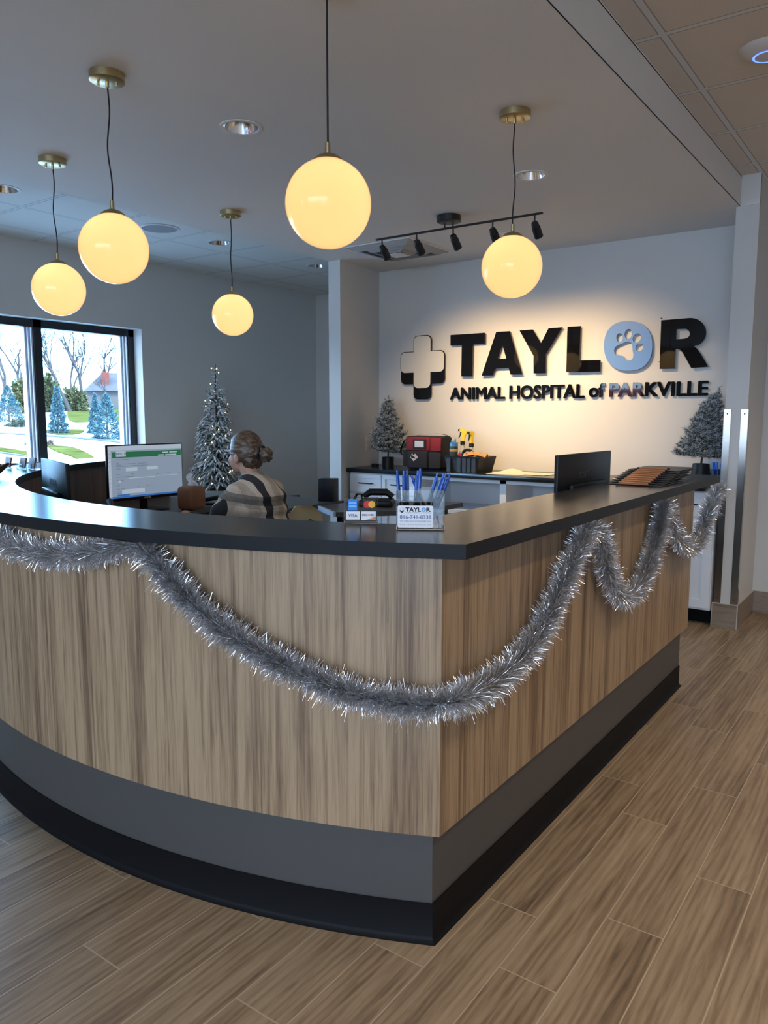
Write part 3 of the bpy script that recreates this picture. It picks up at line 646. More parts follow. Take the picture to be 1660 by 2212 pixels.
# small line: every letter a thing of its own
def sign_word(word, pxa, pxb, py0, py1, desc):
    a, b = P(pxa, py1, y=YS), P(pxb, py1, y=YS); top = P((pxa + pxb) / 2, py0, y=YS)
    h = top.z - (a.z + b.z) / 2; wdt = b.x - a.x
    bm = text_bm(word, h / .70, DEP, bold=0, width=wdt)
    isl = []; left = set(bm.verts)
    while left:
        st = [left.pop()]; comp = [st[0]]
        while st:
            v = st.pop()
            for e in v.link_edges:
                q = e.other_vert(v)
                if q in left: left.discard(q); st.append(q); comp.append(q)
        isl.append(comp)
    isl.sort(key=lambda c: min(v.co.x for v in c)); seen = {}
    mz = (a.z + b.z) / 2
    for ch, comp in zip(word, isl):
        cx = sum(v.co.x for v in comp) / len(comp); nb = bmesh.new(); fs = {f for v in comp for f in v.link_faces}
        for q_, (dx, dz_) in enumerate(((0, 0), (-.0045, -.003), (.0045, -.003), (-.0045, .003), (.0045, .003), (0, .0032), (0, -.0032))):   # bold weight
            mp = {v: nb.verts.new((v.co.x - cx + dx, v.co.y + q_ * .00006, v.co.z + dz_)) for v in comp}
            for f in fs: nb.faces.new([mp[v] for v in f.verts])
        m = GLOSSK
        o = obj('letter_' + ch.lower(), nb, m, loc=(a.x + cx, YS + .010, mz), ang=30)
        seen[ch] = seen.get(ch, 0) + 1; tot = word.count(ch)
        which = '' if tot == 1 else ('first ' if seen[ch] == 1 else 'last ' if seen[ch] == tot else 'middle ')
        tagp(o, f'small black letter {ch}, the {which}{ch} in {desc}', 'sign letter', 'small letters of the wall sign')
    bm.free()
sign_word('ANIMAL', 973, 1089, 836.5, 861.5, 'the word ANIMAL')
sign_word('HOSPITAL', 1101, 1261, 831.5, 860, 'the word HOSPITAL')
sign_word('of', 1273, 1305, 828, 857, 'the word of')
sign_word('PARKVILLE', 1317, 1528, 825, 855, 'the word PARKVILLE')
# cross emblem
def cross_poly(x0, x1, z0, z1, ax0, ax1, az0, az1, r, n=6):
    def rc(cx, cz, a0): return [(cx + r * math.cos(math.radians(a0 + 90 * i / n)), cz + r * math.sin(math.radians(a0 + 90 * i / n))) for i in range(n + 1)]
    return (rc(ax1 - r, z1 - r, 0) + rc(ax0 + r, z1 - r, 90) + [(ax0, az1)] + rc(x0 + r, az1 - r, 90) + rc(x0 + r, az0 + r, 180) + [(ax0, az0)] + rc(ax0 + r, z0 + r, 180) + rc(ax1 - r, z0 + r, 270) + [(ax1, az0)] + rc(x1 - r, az0 + r, 270) + rc(x1 - r, az1 - r, 0) + [(ax1, az1)])
xl, xr = P(840 + 150 / k1, 780, y=YS).x, P(840 + 697 / k1, 780, y=YS).x
xa, xb = P(840 + 310 / k1, 750, y=YS).x, P(840 + 535 / k1, 750, y=YS).x; xb = xl + xr - xa
zt = P(913, 690 + 197 / k1, y=YS).z; zbk = P(912, 690 + 988 / k1, y=YS).z; zpl = P(912, 690 + 853 / k1, y=YS).z
zat = P(913, 690 + 392 / k1, y=YS).z; zab = P(912, 690 + 662 / k1, y=YS).z; dz = zpl - zbk
em = thing('cross_emblem', 'rounded medical cross emblem in black and cream left of the sign lettering', 'emblem', ((xl + xr) / 2, YS, zbk))
def loc_poly(p): return [(a - (xl + xr) / 2, b - zbk) for a, b in p]
bm = shape_bm([loc_poly(cross_poly(xl, xr, zpl, zt, xa, xb, zab, zat, .043))], .008, 0); obj('outline_plate', bm, GLOSSK, em, ang=30)
bm = shape_bm([loc_poly(cross_poly(xl + .002, xr - .002, zbk, zt - dz, xa, xb, zab - dz, zat - dz, .043))], .008, .004); obj('shadow_plate', bm, GLOSSK, em, ang=30)
bm = shape_bm([loc_poly(cross_poly(xl + .006, xr - .006, zpl + .004, zt - .006, xa + .006, xb - .006, zab + .005, zat - .006, .040))], .004, -.006); obj('cream_plate', bm, mat('cream_acrylic', (.58, .56, .51), .4), em, ang=30)
for z in (.1, .4):
    bm = bmesh.new(); bm_tube(bm, [(0, 0, z), (0, 5.6 - YS, z)], .006, 6); obj('mounting_pin', bm, BLACKM, em)

# ================================================================ MONITORS
def seg_text(s, size, depth, m, parent, loc, rot=0, width=None, name='lettering', bold=.02, align='CENTER'):
    o = obj(name, text_bm(s, size, depth, bold, width, align), m, parent, loc=loc, ang=30)
    o.rotation_euler = (0, 0, rot); return o
LOGOK = mat('embossed_grey', (.045, .047, .052), .5); LOGOW = mat('logo_white', (.7, .72, .75), .5)
def monitor(loc, rz, label, w_=.555, h_=.335, zb=.075):
    """local: screen faces -Y, bottom of the panel at z 0.09"""
    t = thing('computer_monitor', label, 'monitor', loc, rz)
    bm = bmesh.new(); bm_box(bm, -w_ / 2, w_ / 2, -.004, .014, zb, zb + h_, bev=.003, seg=2); bm_box(bm, -w_ * .32, w_ * .32, .012, .038, zb + .02, zb + h_ * .62, bev=.010, seg=2)
    hs = obj('housing', bm, BLACKP, t)
    seg_text('SCEPTRE', .038, .002, LOGOK, hs, (0, .0145, zb + h_ * .68), PI, name='brand_lettering')
    bm = bmesh.new(); bm_box(bm, -.025, .025, .030, .048, .006, zb + .16, bev=.003); obj('stand', bm, BLACKP, t)
    bm = bmesh.new(); bm_box(bm, -.12, .12, -.06, .12, 0, .008, bev=.003); obj('base', bm, BLACKP, t)
    bm = bmesh.new(); bm_box(bm, -w_ / 2 + .007, w_ / 2 - .007, -.0052, -.0038, zb + .018, zb + h_ - .007); return t, hs, obj('screen', bm, SCROFF, t, smooth=False)
SCROFF = mat('dark_screen', (.01, .011, .014), .15)
def emi(name, c, s=1): return mat(name, (.02, .02, .02), .3, emit=c, es=s)
SCR = emi('screen_glow_grey', (.30, .38, .50), .72); SCW = emi('screen_glow_white', (.42, .50, .60), .85); SCG = emi('screen_glow_green', (.012, .13, .055), .9); SCT = emi('screen_text_grey', (.10, .13, .18), .8); SCB = emi('screen_glow_blue', (.03, .13, .42), .9)
mon1, _, _ = monitor((-3.165, 1.925, .75), math.atan2(-.18, .53) + PI, 'black monitor seen from behind at the left, inside the curve of the desk', zb=.048)
mon1.rotation_euler = (0, 0, math.atan2(-.20, .52) + PI)
t, hs, scr = monitor((-3.925, 2.985, .75), PI / 2, 'monitor with a lit form page with a green banner, in front of the seated person')
scr.data.materials[0] = SCR; zb = .075; yq = -.0056
def q(name, x0, x1, z0, z1, m, par=scr, d=0):
    bm = bmesh.new(); bm_box(bm, x0, x1, yq - .0004 - d, yq - d, z0, z1); return obj(name, bm, m, par, smooth=False)
WS, HS = .541, .310; sx0, sz0 = -WS / 2, zb + .018
def U(a): return sx0 + a * WS
def V(b): return sz0 + (1 - b) * HS
q('browser_bar', U(0), U(1), V(.085), V(0), SCW); q('side_strip', U(0), U(.035), V(1), V(.085), SCW); q('taskbar', U(0), U(1), V(1), V(.965), SCB)
ban = q('banner', U(.05), U(.99), V(.225), V(.115), SCG); q('logo_tile', U(.10), U(.225), V(.205), V(.10), SCW, d=.0005)
lg = seg_text('TAYLOR', .020, .0003, SCT, scr, (U(.165), yq - .0012, V(.175)), name='logo_text'); 
for a, b, c in ((.72, .80, .15), (.82, .93, .15), (.66, .74, .20), (.76, .92, .20)): q('search_field', U(a), U(b), V(c + .018), V(c - .005), SCW, d=.0005)
for a, b, c in ((.10, .26, .26), (.10, .13, .32), (.10, .16, .355), (.22, .36, .345), (.38, .50, .345), (.10, .52, .385), (.10, .15, .43), (.42, .45, .40), (.10, .145, .54), (.28, .33, .54), (.10, .32, .59), (.10, .12, .65), (.15, .19, .65), (.63, .66, .575), (.78, .81, .575), (.93, .97, .575), (.10, .135, .75), (.10, .135, .82), (.15, .20, .82), (.35, .39, .80), (.48, .58, .79), (.10, .155, .87), (.10, .155, .90)):
    q('text_line', U(a), U(b), V(c + .007), V(c), SCT)
for a, b, c, d in ((.22, .37, .42, .49), (.50, .65, .42, .48), (.25, .60, .62, .635), (.64, .78, .61, .62), (.80, .93, .61, .62), (.16, .46, .84, .92), (.12, .15, .66, .70)): q('form_field', U(a), U(b), V(d), V(c), SCW)
q('button', U(.10), U(.26), V(.965 - .005), V(.93), SCB)
for i in range(9): q('tab_icon', U(.012), U(.02), V(.15 + .08 * i), V(.14 + .08 * i), SCT, d=.0005)
seg_text('SCEPTRE', .013, .0008, LOGOW, hs, (.0, -.0045, zb + .004), 0, name='front_brand_lettering')
mon3, _, _ = monitor((-1.27, 3.31, .76), math.atan2(.59, .026) + PI, 'black monitor seen from behind beside the clipboards at the right desk wing', w_=.575)
mon3.rotation_euler = (0, 0, -PI / 2 - .04 + PI + PI)
wsd = boxobj('wing_work_surface', (-1.72, -1.135, 1.95, 3.85, .735, .76), WORK); tagp(wsd, 'grey work surface along the inside of the straight desk wing', 'desk')

# keyboard, phone, tissue box, small black pieces
kb = thing('keyboard', 'low black keyboard between the lit monitor and the seated person', 'keyboard', (-3.50, 2.98, .7505), -PI / 2)
bm = bmesh.new(); bm_box(bm, -.22, .22, -.07, .06, 0, .014, bev=.003); obj('tray', bm, BLACKP, kb)
bm = bmesh.new()
for i in range(14):
    for j in range(5): bm_box(bm, -.21 + i * .03, -.185 + i * .03, -.06 + j * .024, -.04 + j * .024, .014, .020)
obj('keys', bm, mat('key_black', (.03, .03, .032), .5), kb, smooth=False)['kind'] = 'stuff'
ph = thing('desk_phone', 'black desk phone with small grey display between the two left monitors', 'phone', (-3.62, 2.42, .75), math.radians(150))
bm = bmesh.new(); bm_prism(bm, [(-.09, 0), (.09, 0), (.09, .09), (-.09, .025)], -.10, .10, mtx=Matrix.Rotation(PI / 2, 4, 'X')); bmesh.ops.bevel(bm, geom=bm.edges[:], offset=.006, segments=2, affect='EDGES'); obj('body', bm, BLACKP, ph)
bm = bmesh.new(); bm_tube(bm, [(-.06, -.075, .045), (-.055, -.075, .07), (.06, -.075, .115), (.07, -.075, .095)], [.018, .02, .02, .018], 10); obj('handset', bm, BLACKP, ph)
bm = bmesh.new(); bm_box(bm, .0, .07, -.03, .08, .0, .003, mtx=Matrix.Translation((0, 0, .062)) @ Matrix.Rotation(-math.atan2(.065, .18), 4, 'Y')); obj('display', bm, mat('lcd_grey', (.3, .34, .38), .3, emit=(.25, .33, .42), es=.5), ph)
LEA = mat('tan_leather', (.22, .095, .045), .45, bump=.2, bscale=150)
tb = thing('tissue_box', 'rounded tan leather tissue box with a tissue, right of the lit monitor', 'tissue box', (-3.735, 3.17, .75), .1)
bm = bmesh.new(); bm_box(bm, -.068, .068, -.068, .068, 0, .15, bev=.03, seg=5); obj('cover', bm, LEA, tb)
V_ = []; F_ = []
for i in range(9):
    for j in range(7):
        a = i / 8; z = .145 + .085 * j / 6; V_.append(((a - .5) * .075 * (1 + .35 * math.sin(j * .9)) + .012 * math.sin(j), .018 * math.sin(a * 9 + j * .5), z - .02 * abs(a - .4) * (j / 6) * 3))
for i in range(8):
    for j in range(6): F_.append((i * 7 + j, i * 7 + 7 + j, i * 7 + 8 + j, i * 7 + 1 + j))
raw('tissue', V_, F_, mat('tissue_paper', (.78, .82, .88), .8), tb, smooth=True)
sp = boxobj('small_speaker', (-.055, .055, -.05, .05, 0, .155), BLACKP, bev=.004, loc=(-3.37, 4.06, .7505)); tagp(sp, 'small black box speaker on the desk corner in front of the narrow wing wall', 'speaker')
sp.rotation_euler = (0, 0, .25)
p = P(452, 1090, z=.75); st = thing('stapler', 'black stapler lying on the desk right of the tissue box', 'stapler', (p.x, p.y, .7505), .6)
bm = bmesh.new(); bm_box(bm, -.07, .07, -.02, .02, 0, .012, bev=.004); obj('base', bm, BLACKP, st)
bm = bmesh.new(); bm_box(bm, -.065, .075, -.017, .017, .0, .028, bev=.010, seg=3, mtx=Matrix.Translation((0, 0, .022)) @ Matrix.Rotation(-.18, 4, 'Y')); obj('arm', bm, BLACKP, st)
ph = thing('card_terminal', 'black phone-like card terminal on the angled desk, seen through the card sign', 'card terminal', (-2.93, 4.02, .75), .5)
bm = bmesh.new(); bm_box(bm, -.11, .11, -.09, .09, 0, .045, bev=.014, seg=3); obj('base', bm, BLACKP, ph)
bm = bmesh.new(); bm_tube(bm, [(-.16, .0, .02), (-.13, 0, .075), (-.10, 0, .075), (-.09, 0, .02)], .008, 8); obj('handle', bm, BLACKP, ph)
bm = bmesh.new(); bm_tube(bm, [(-.09, .05, .055), (-.05, .05, .085), (.06, .05, .085), (.10, .05, .055)], [.02, .023, .023, .02], 12); obj('handset', bm, BLACKP, ph)

# ================================================================ CHAIRS
def office_chair(loc, rz, label, m, top=.84, w_=.46):
    """local: sitter faces -Y"""
    t = thing('office_chair', label, 'chair', loc, rz)
    bm = bmesh.new(); bm_box(bm, -.24, .24, -.24, .22, .43, .51, bev=.035, seg=4); obj('seat', bm, m, t)
    bm = bmesh.new(); n = 10; L = []
    for j in range(9):
        z = .56 + (top - .56) * j / 8; ww = w_ / 2 * math.sqrt(max(0.0, 1 - (max(0, j - 3) / 5.3) ** 2.6)); 
        L.append([bm.verts.new((ww * (-1 + 2 * i / n), .26 - .05 * (1 - (2 * i / n - 1) ** 2) * -1 + .03 * j / 8, z)) for i in range(n + 1)])
    for a, b in zip(L, L[1:]):
        for i in range(n): bm.faces.new((a[i], a[i + 1], b[i + 1], b[i]))
    bmesh.ops.solidify(bm, geom=bm.faces[:], thickness=-.045); bmesh.ops.bevel(bm, geom=[e for e in bm.edges if len(e.link_faces) == 2 and e.calc_face_angle(0) > .9], offset=.014, segments=3, affect='EDGES'); obj('backrest', bm, m, t)
    bm = bmesh.new(); bm_tube(bm, [(0, .05, .42), (0, .27, .43), (0, .33, .50), (0, .325, .66)], .016, 8); obj('back_support', bm, BLACKM, t)
    bm = bmesh.new(); bm_lathe(bm, [(.0, .10), (.028, .10), (.028, .30), (.018, .30), (.018, .43), (0, .43)], n=16, cap=False); obj('gas_post', bm, BLACKM, t)
    for k in range(5):
        a = 2 * PI * k / 5 + .3; c, s = math.cos(a), math.sin(a)
        bm = bmesh.new(); bm_tube(bm, [(.02 * c, .02 * s, .11), (.28 * c, .28 * s, .075)], [.022, .015], 8); lg_ = obj('leg', bm, BLACKM, t)
        bm = bmesh.new(); sphere(bm, (.29 * c, .29 * s, .029), .029, (1, 1, 1), 12, 8); obj('caster', bm, BLACKP, lg_)
    return t
FABK = mat('black_fabric', (.014, .015, .018), .85, bump=.3, bscale=400); TAN = mat('tan_upholstery', (.56, .45, .29), .7, bump=.2, bscale=200)
office_chair((-2.93, 2.93, 0), -PI / 2, 'black office chair the plaid-shirted person sits on', FABK, .80)
office_chair((-2.715, 3.385, 0), math.radians(90), 'tan upholstered office chair, its rounded back top showing right of the person', TAN, .805, .34)
office_chair((-2.06, 2.80, 0), math.radians(200), 'black office chair behind the card sign and pen holder', FABK, .86, .50)

# ================================================================ PERSON
def remeshed(name, bm, voxel, m, parent=None, smooth_it=6, post=None):
    me = bpy.data.meshes.new(name); bmesh.ops.recalc_face_normals(bm, faces=bm.faces[:]); bm.to_mesh(me); bm.free()
    o = bpy.data.objects.new(name, me); COL.objects.link(o)
    r = o.modifiers.new('r', 'REMESH'); r.mode = 'VOXEL'; r.voxel_size = voxel
    s = o.modifiers.new('s', 'SMOOTH'); s.iterations = smooth_it; s.factor = .5
    me2 = eval_mesh(o)
    if post:
        for v in me2.vertices: v.co = post(v.co)
    return obj(name, me2, m, parent, ang=80)
def chain(bm, pts, rs, n=12):
    bm_tube(bm, pts, rs, n)
    for p_, r_ in zip(pts, rs): sphere(bm, p_, r_ * 1.0, (1, 1, 1), 12, 8)
def skin_mat():
    m = mat('skin', (.50, .27, .19), .5, var=.12, vscale=30); b = m.node_tree.nodes['Principled BSDF']; b.inputs['Subsurface Weight'].default_value = .1; b.inputs['Subsurface Scale'].default_value = .01; return m
def plaid():
    m = bpy.data.materials.new('plaid_flannel'); m.use_nodes = True; n = m.node_tree; b = n.nodes['Principled BSDF']; b.inputs['Roughness'].default_value = .9
    t = n.nodes.new('ShaderNodeTexCoord'); s = n.nodes.new('ShaderNodeSeparateXYZ'); n.links.new(t.outputs['Object'], s.inputs[0])
    u = math_n(n, 'MULTIPLY_ADD', s.outputs['X'], -.20, s.outputs['Y']); v = math_n(n, 'MULTIPLY_ADD', s.outputs['X'], .25, s.outputs['Z'])
    def band(c, per, off, duty): return math_n(n, 'LESS_THAN', math_n(n, 'FRACT', math_n(n, 'ADD', math_n(n, 'DIVIDE', c, per), off)), duty)
    su = band(u, .160, .62, .28); sv = band(v, .165, .55, .27); lu = band(u, .150, .12, .30); lv = band(v, .150, .12, .30)
    dark = math_n(n, 'MAXIMUM', math_n(n, 'MULTIPLY', su, 1), math_n(n, 'MULTIPLY', sv, .62)); both = math_n(n, 'MULTIPLY', su, sv)
    lt = math_n(n, 'MULTIPLY', math_n(n, 'ADD', lu, lv), .28)
    mx_ = n.nodes.new('ShaderNodeMix'); mx_.data_type = 'RGBA'; mx_.inputs['A'].default_value = (.60, .52, .42, 1); mx_.inputs['B'].default_value = (.13, .12, .11, 1); n.links.new(lt, mx_.inputs['Factor'])
    m2 = n.nodes.new('ShaderNodeMix'); m2.data_type = 'RGBA'; n.links.new(mx_.outputs['Result'], m2.inputs['A']); m2.inputs['B'].default_value = (.030, .032, .038, 1); n.links.new(dark, m2.inputs['Factor'])
    m3 = n.nodes.new('ShaderNodeMix'); m3.data_type = 'RGBA'; n.links.new(m2.outputs['Result'], m3.inputs['A']); m3.inputs['B'].default_value = (.008, .009, .012, 1); n.links.new(both, m3.inputs['Factor'])
    ns = n.nodes.new('ShaderNodeTexNoise'); ns.inputs['Scale'].default_value = 350; n.links.new(t.outputs['Object'], ns.inputs[0]); mr = n.nodes.new('ShaderNodeMapRange'); mr.inputs[1].default_value = .35; mr.inputs[2].default_value = .65; mr.inputs[3].default_value = .75; mr.inputs[4].default_value = 1.25; n.links.new(ns.outputs[0], mr.inputs[0])
    h = n.nodes.new('ShaderNodeHueSaturation'); n.links.new(m3.outputs['Result'], h.inputs['Color']); n.links.new(mr.outputs[0], h.inputs['Value']); n.links.new(h.outputs[0], b.inputs['Base Color']); return m
pr = thing('person', 'seated person with grey-brown hair in a bun, glasses and a cream and charcoal plaid shirt', 'person', (-2.93, 2.93, 0), 0)
HX, HZ = -.075, 1.137
bm = bmesh.new()
sphere(bm, (HX, 0, HZ + .008), 1, (.094, .073, .098), 24, 16)             # skull
sphere(bm, (HX - .042, 0, HZ - .045), 1, (.060, .058, .068), 20, 12)      # face
sphere(bm, (HX - .030, 0, HZ - .075), 1, (.062, .050, .032), 16, 10)      # jaw
sphere(bm, (HX - .078, 0, HZ - .092), 1, (.020, .024, .018), 12, 8)       # chin
sphere(bm, (HX - .098, 0, HZ - .030), 1, (.017, .011, .020), 12, 8)       # nose
sphere(bm, (HX - .092, 0, HZ - .012), 1, (.009, .008, .026), 12, 8)
sphere(bm, (HX - .088, 0, HZ - .062), 1, (.014, .022, .010), 12, 8)       # mouth
for s in (-1, 1):
    sphere(bm, (HX - .070, s * .034, HZ - .042), 1, (.024, .020, .022), 12, 8)   # cheek
    sphere(bm, (HX - .083, s * .030, HZ + .004), 1, (.012, .024, .008), 12, 8)   # brow
    sphere(bm, (HX + .004, s * .076, HZ - .028), 1, (.017, .009, .030), 14, 10)  # ear
    sphere(bm, (HX + .010, s * .081, HZ - .015), 1, (.012, .006, .014), 12, 8)
chain(bm, [(HX + .015, 0, 1.08), (-.035, 0, 1.00), (-.015, 0, .93)], [.052, .052, .055])
chain(bm, [(.02, 0, .52), (.03, 0, .64), (.02, 0, .78), (.0, 0, .90)], [.12, .115, .115, .085])
for s in (-1, 1):
    chain(bm, [(0, s * .13, .915), (-.10, s * .20, .76), (-.20, s * .20, .71), (-.36, s * .15, .775)], [.052, .045, .040, .027])
    chain(bm, [(-.36, s * .15, .775), (-.41, s * .14, .785)], [.027, .030])
    w0 = Vector((-.41, s * .14, .785))
    for j, (dy, ln) in enumerate(((-.027, .062), (-.009, .074), (.009, .070), (.026, .054))):
        a = w0 + Vector((-.012, dy * .9, .004)); chain(bm, [a, a + Vector((-ln * .45, dy * .25, .004)), a + Vector((-ln * .8, dy * .35, -.010)), a + Vector((-ln, dy * .35, -.022))], [.0095, .0085, .0078, .0068], 8)
    a = w0 + Vector((.005, -s * .024, -.002)); chain(bm, [a, a + Vector((-.025, -s * .024, -.006)), a + Vector((-.048, -s * .028, -.014))], [.011, .0095, .008], 8)
    chain(bm, [(.02, s * .09, .53), (-.20, s * .10, .555), (-.42, s * .11, .54), (-.43, s * .11, .30), (-.40, s * .11, .08)], [.085, .080, .056, .050, .034])
body = remeshed('body', bm, .006, skin_mat(), pr, 3)
# shirt
bm = bmesh.new()
for z, x, rx, ry in ((.52, .015, .150, .185), (.60, .02, .150, .180), (.68, .025, .148, .178), (.76, .022, .150, .182), (.84, .012, .142, .190), (.90, .004, .132, .180), (.945, -.004, .112, .140), (.965, -.012, .090, .105)): sphere(bm, (x, 0, z), 1, (rx, ry, .075), 24, 12)
for s in (-1, 1):
    chain(bm, [(-.012, s * .08, .950), (-.008, s * .135, .918), (-.05, s * .178, .85), (-.10, s * .205, .765), (-.19, s * .205, .715), (-.27, s * .18, .74), (-.345, s * .155, .770)], [.058, .070, .066, .060, .057, .050, .042])
shirt = remeshed('shirt', bm, .009, plaid(), pr, 8, post=lambda c: Vector((c.x, c.y, c.z)) + Vector((1, 1, 0)) * (.0035 * math.sin(c.z * 70 + c.y * 40 + c.x * 25)))
bm = bmesh.new(); L = []; n = 28
for (r0, z0, dx) in ((.078, .965, 0), (.072, 1.000, -.004), (.066, 1.022, -.012), (.072, 1.024, -.012), (.083, .995, -.002), (.092, .962, 0)):
    L.append([bm.verts.new((-.022 + dx + r0 * .98 * math.cos(2 * PI * i / n), r0 * math.sin(2 * PI * i / n), z0 - .030 * (1 - math.cos(2 * PI * i / n)) / 2)) for i in range(n)])
for a, b in zip(L, L[1:]):
    for i in range(n): bm.faces.new((a[i], a[(i + 1) % n], b[(i + 1) % n], b[i]))
obj('collar', bm, shirt.data.materials[0], shirt)
# trousers and shoes
bm = bmesh.new(); sphere(bm, (.02, 0, .53), 1, (.145, .18, .085), 20, 12)
for s in (-1, 1): chain(bm, [(.0, s * .09, .54), (-.20, s * .105, .562), (-.42, s * .115, .545), (-.435, s * .115, .30), (-.405, s * .115, .10)], [.098, .092, .070, .062, .055])
remeshed('trousers', bm, .012, mat('dark_trousers', (.02, .022, .03), .9), pr, 4)
for s in (-1, 1):
    bm = bmesh.new(); sphere(bm, (-.40, s * .11, .055), 1, (.06, .045, .05), 12, 8); sphere(bm, (-.50, s * .11, .035), 1, (.09, .045, .034), 14, 8); obj('shoe', bm, BLACKP, pr)
# hair
def hair_mat():
    m = bpy.data.materials.new('grey_brown_hair'); m.use_nodes = True; n = m.node_tree; b = n.nodes['Principled BSDF']; b.inputs['Roughness'].default_value = .42
    t = n.nodes.new('ShaderNodeTexCoord'); mp = n.nodes.new('ShaderNodeMapping'); mp.inputs['Scale'].default_value = (9, 80, 90); mp.inputs['Rotation'].default_value = (0, .12, 0); n.links.new(t.outputs['Object'], mp.inputs[0])
    ns = n.nodes.new('ShaderNodeTexNoise'); ns.inputs['Scale'].default_value = 1; ns.inputs['Detail'].default_value = 5; n.links.new(mp.outputs[0], ns.inputs[0])
    s = n.nodes.new('ShaderNodeSeparateXYZ'); n.links.new(t.outputs['Object'], s.inputs[0])
    r = ramp(n, [(.30, (.020, .012, .008)), (.50, (.075, .046, .030)), (.66, (.19, .125, .080))]); n.links.new(ns.outputs[0], r.inputs[0])
    r2 = ramp(n, [(.30, (.05, .045, .042)), (.5, (.17, .165, .165)), (.68, (.40, .40, .41))]); n.links.new(ns.outputs[0], r2.inputs[0])
    f = n.nodes.new('ShaderNodeMapRange'); f.inputs[1].default_value = HX - .005; f.inputs[2].default_value = HX - .085; n.links.new(s.outputs['X'], f.inputs[0])
    mm_ = n.nodes.new('ShaderNodeMix'); mm_.data_type = 'RGBA'; n.links.new(f.outputs[0], mm_.inputs['Factor']); n.links.new(r.outputs[0], mm_.inputs['A']); n.links.new(r2.outputs[0], mm_.inputs['B']); n.links.new(mm_.outputs['Result'], b.inputs['Base Color'])
    bp = n.nodes.new('ShaderNodeBump'); bp.inputs['Strength'].default_value = .7; bp.inputs['Distance'].default_value = .003; n.links.new(ns.outputs[0], bp.inputs['Height']); n.links.new(bp.outputs[0], b.inputs['Normal']); return m
HAIR = hair_mat()
bm = bmesh.new(); sphere(bm, (HX + .004, 0, HZ + .010), 1, (.102, .083, .107), 48, 32); sphere(bm, (HX + .045, 0, HZ - .035), 1, (.055, .066, .060), 32, 20)
def face_zone(c):
    x = c.x - HX; z = c.z - HZ
    return (x < -.045 and z < .055 + (-.045 - x) * .35) or (x < .012 and z < -.012 and abs(c.y) > .02) or (x < .035 and z < -.055)
bmesh.ops.delete(bm, geom=[v for v in bm.verts if face_zone(v.co)], context='VERTS')
for v in bm.verts: v.co += v.normal * .0022 * math.sin(v.co.y * 260 + v.co.z * 210)
hr = obj('hair', bm, HAIR, pr, ang=80)
bm = bmesh.new(); sphere(bm, (HX + .108, .0, HZ + .000), 1, (.034, .036, .040), 24, 16); sphere(bm, (HX + .145, .004, HZ - .010), 1, (.038, .038, .040), 24, 16)
for v in bm.verts: v.co += v.normal * .004 * math.sin(v.co.x * 150 + v.co.z * 190 + v.co.y * 120)
obj('bun', bm, HAIR, hr, ang=80)
bm = bmesh.new(); pts = [(HX + .125 + .004 * math.sin(5 * a), .035 * math.cos(a), HZ - .004 + .037 * math.sin(a)) for a in [2 * PI * i / 24 for i in range(25)]]; bm_tube(bm, pts, .007, 8); obj('hair_tie', bm, BLACKP, hr)
gl = thing('glasses', None, None, (0, 0, 0)); gl.parent = pr; del_ = None
for s in (-1, 1):
    bm = bmesh.new(); bm_tube(bm, [(HX - .099, s * .055, HZ - .008), (HX - .06, s * .075, HZ - .008), (HX + .0, s * .082, HZ - .010), (HX + .012, s * .083, HZ - .022)], .0026, 6); obj('temple', bm, BLACKP, gl)
    bm = bmesh.new(); bm_tube(bm, [(HX - .101, s * .030 + .026 * math.cos(a), HZ - .018 + .018 * math.sin(a)) for a in [2 * PI * i / 20 for i in range(21)]], .0024, 6); obj('rim', bm, BLACKP, gl)
bm = bmesh.new(); bm_tube(bm, [(HX - .101, -.008, HZ - .012), (HX - .105, 0, HZ - .008), (HX - .101, .008, HZ - .012)], .002, 6); obj('bridge', bm, BLACKP, gl)

# ================================================================ TINSEL GARLAND
TR = 2.60 + .046; TX = -.929 + .046
tp = [(-60, 1130), (-30, 1150), (0, 1166), (40, 1184), (100, 1197), (160, 1199), (220, 1191), (262, 1178), (290, 1170), (315, 1190), (345, 1226), (380, 1268), (430, 1318), (500, 1372), (580, 1420), (650, 1455), (730, 1488), (800, 1508), (870, 1519), (925, 1523)]
tq = [(985, 1512), (1060, 1478), (1120, 1428), (1165, 1368), (1197, 1305), (1225, 1240), (1248, 1190), (1268, 1148), (1290, 1148), (1307, 1200), (1322, 1258), (1347, 1292), (1378, 1272), (1400, 1228), (1418, 1172), (1430, 1118), (1436, 1090), (1448, 1125), (1468, 1168), (1492, 1184), (1514, 1160), (1530, 1112), (1545, 1072), (1556, 1052)]
path = [Pcyl(x, y, DC, TR) for x, y in tp] + [P(x, y, x=TX) for x, y in tq]
for p_ in path: p_.z = min(p_.z, 1.004 - .01)
path = spline([tuple(p_) for p_ in path], 10)
gd = thing('tinsel_garland', 'silver tinsel garland draped in swags around the front of the reception desk', 'garland', tuple(path[0]))
ctr = np.array([tuple(p_) for p_ in path]); seg = np.linalg.norm(np.diff(ctr, axis=0), axis=1); cum = np.r_[0, np.cumsum(seg)]
N = 115000; u = RNG.random(N) * cum[-1]; c = np.stack([np.interp(u, cum, ctr[:, i]) for i in range(3)], 1); c2 = np.stack([np.interp(np.minimum(u + .01, cum[-1]), cum, ctr[:, i]) for i in range(3)], 1)
tg = c2 - c; tg /= np.linalg.norm(tg, axis=1)[:, None] + 1e-9
rd = RNG.normal(size=(N, 3)); rd -= (rd * tg).sum(1)[:, None] * tg * .75; rd /= np.linalg.norm(rd, axis=1)[:, None]
ln = .0385 * (.75 + .3 * RNG.random(N)) * (1 + .07 * np.sin(u * 37))
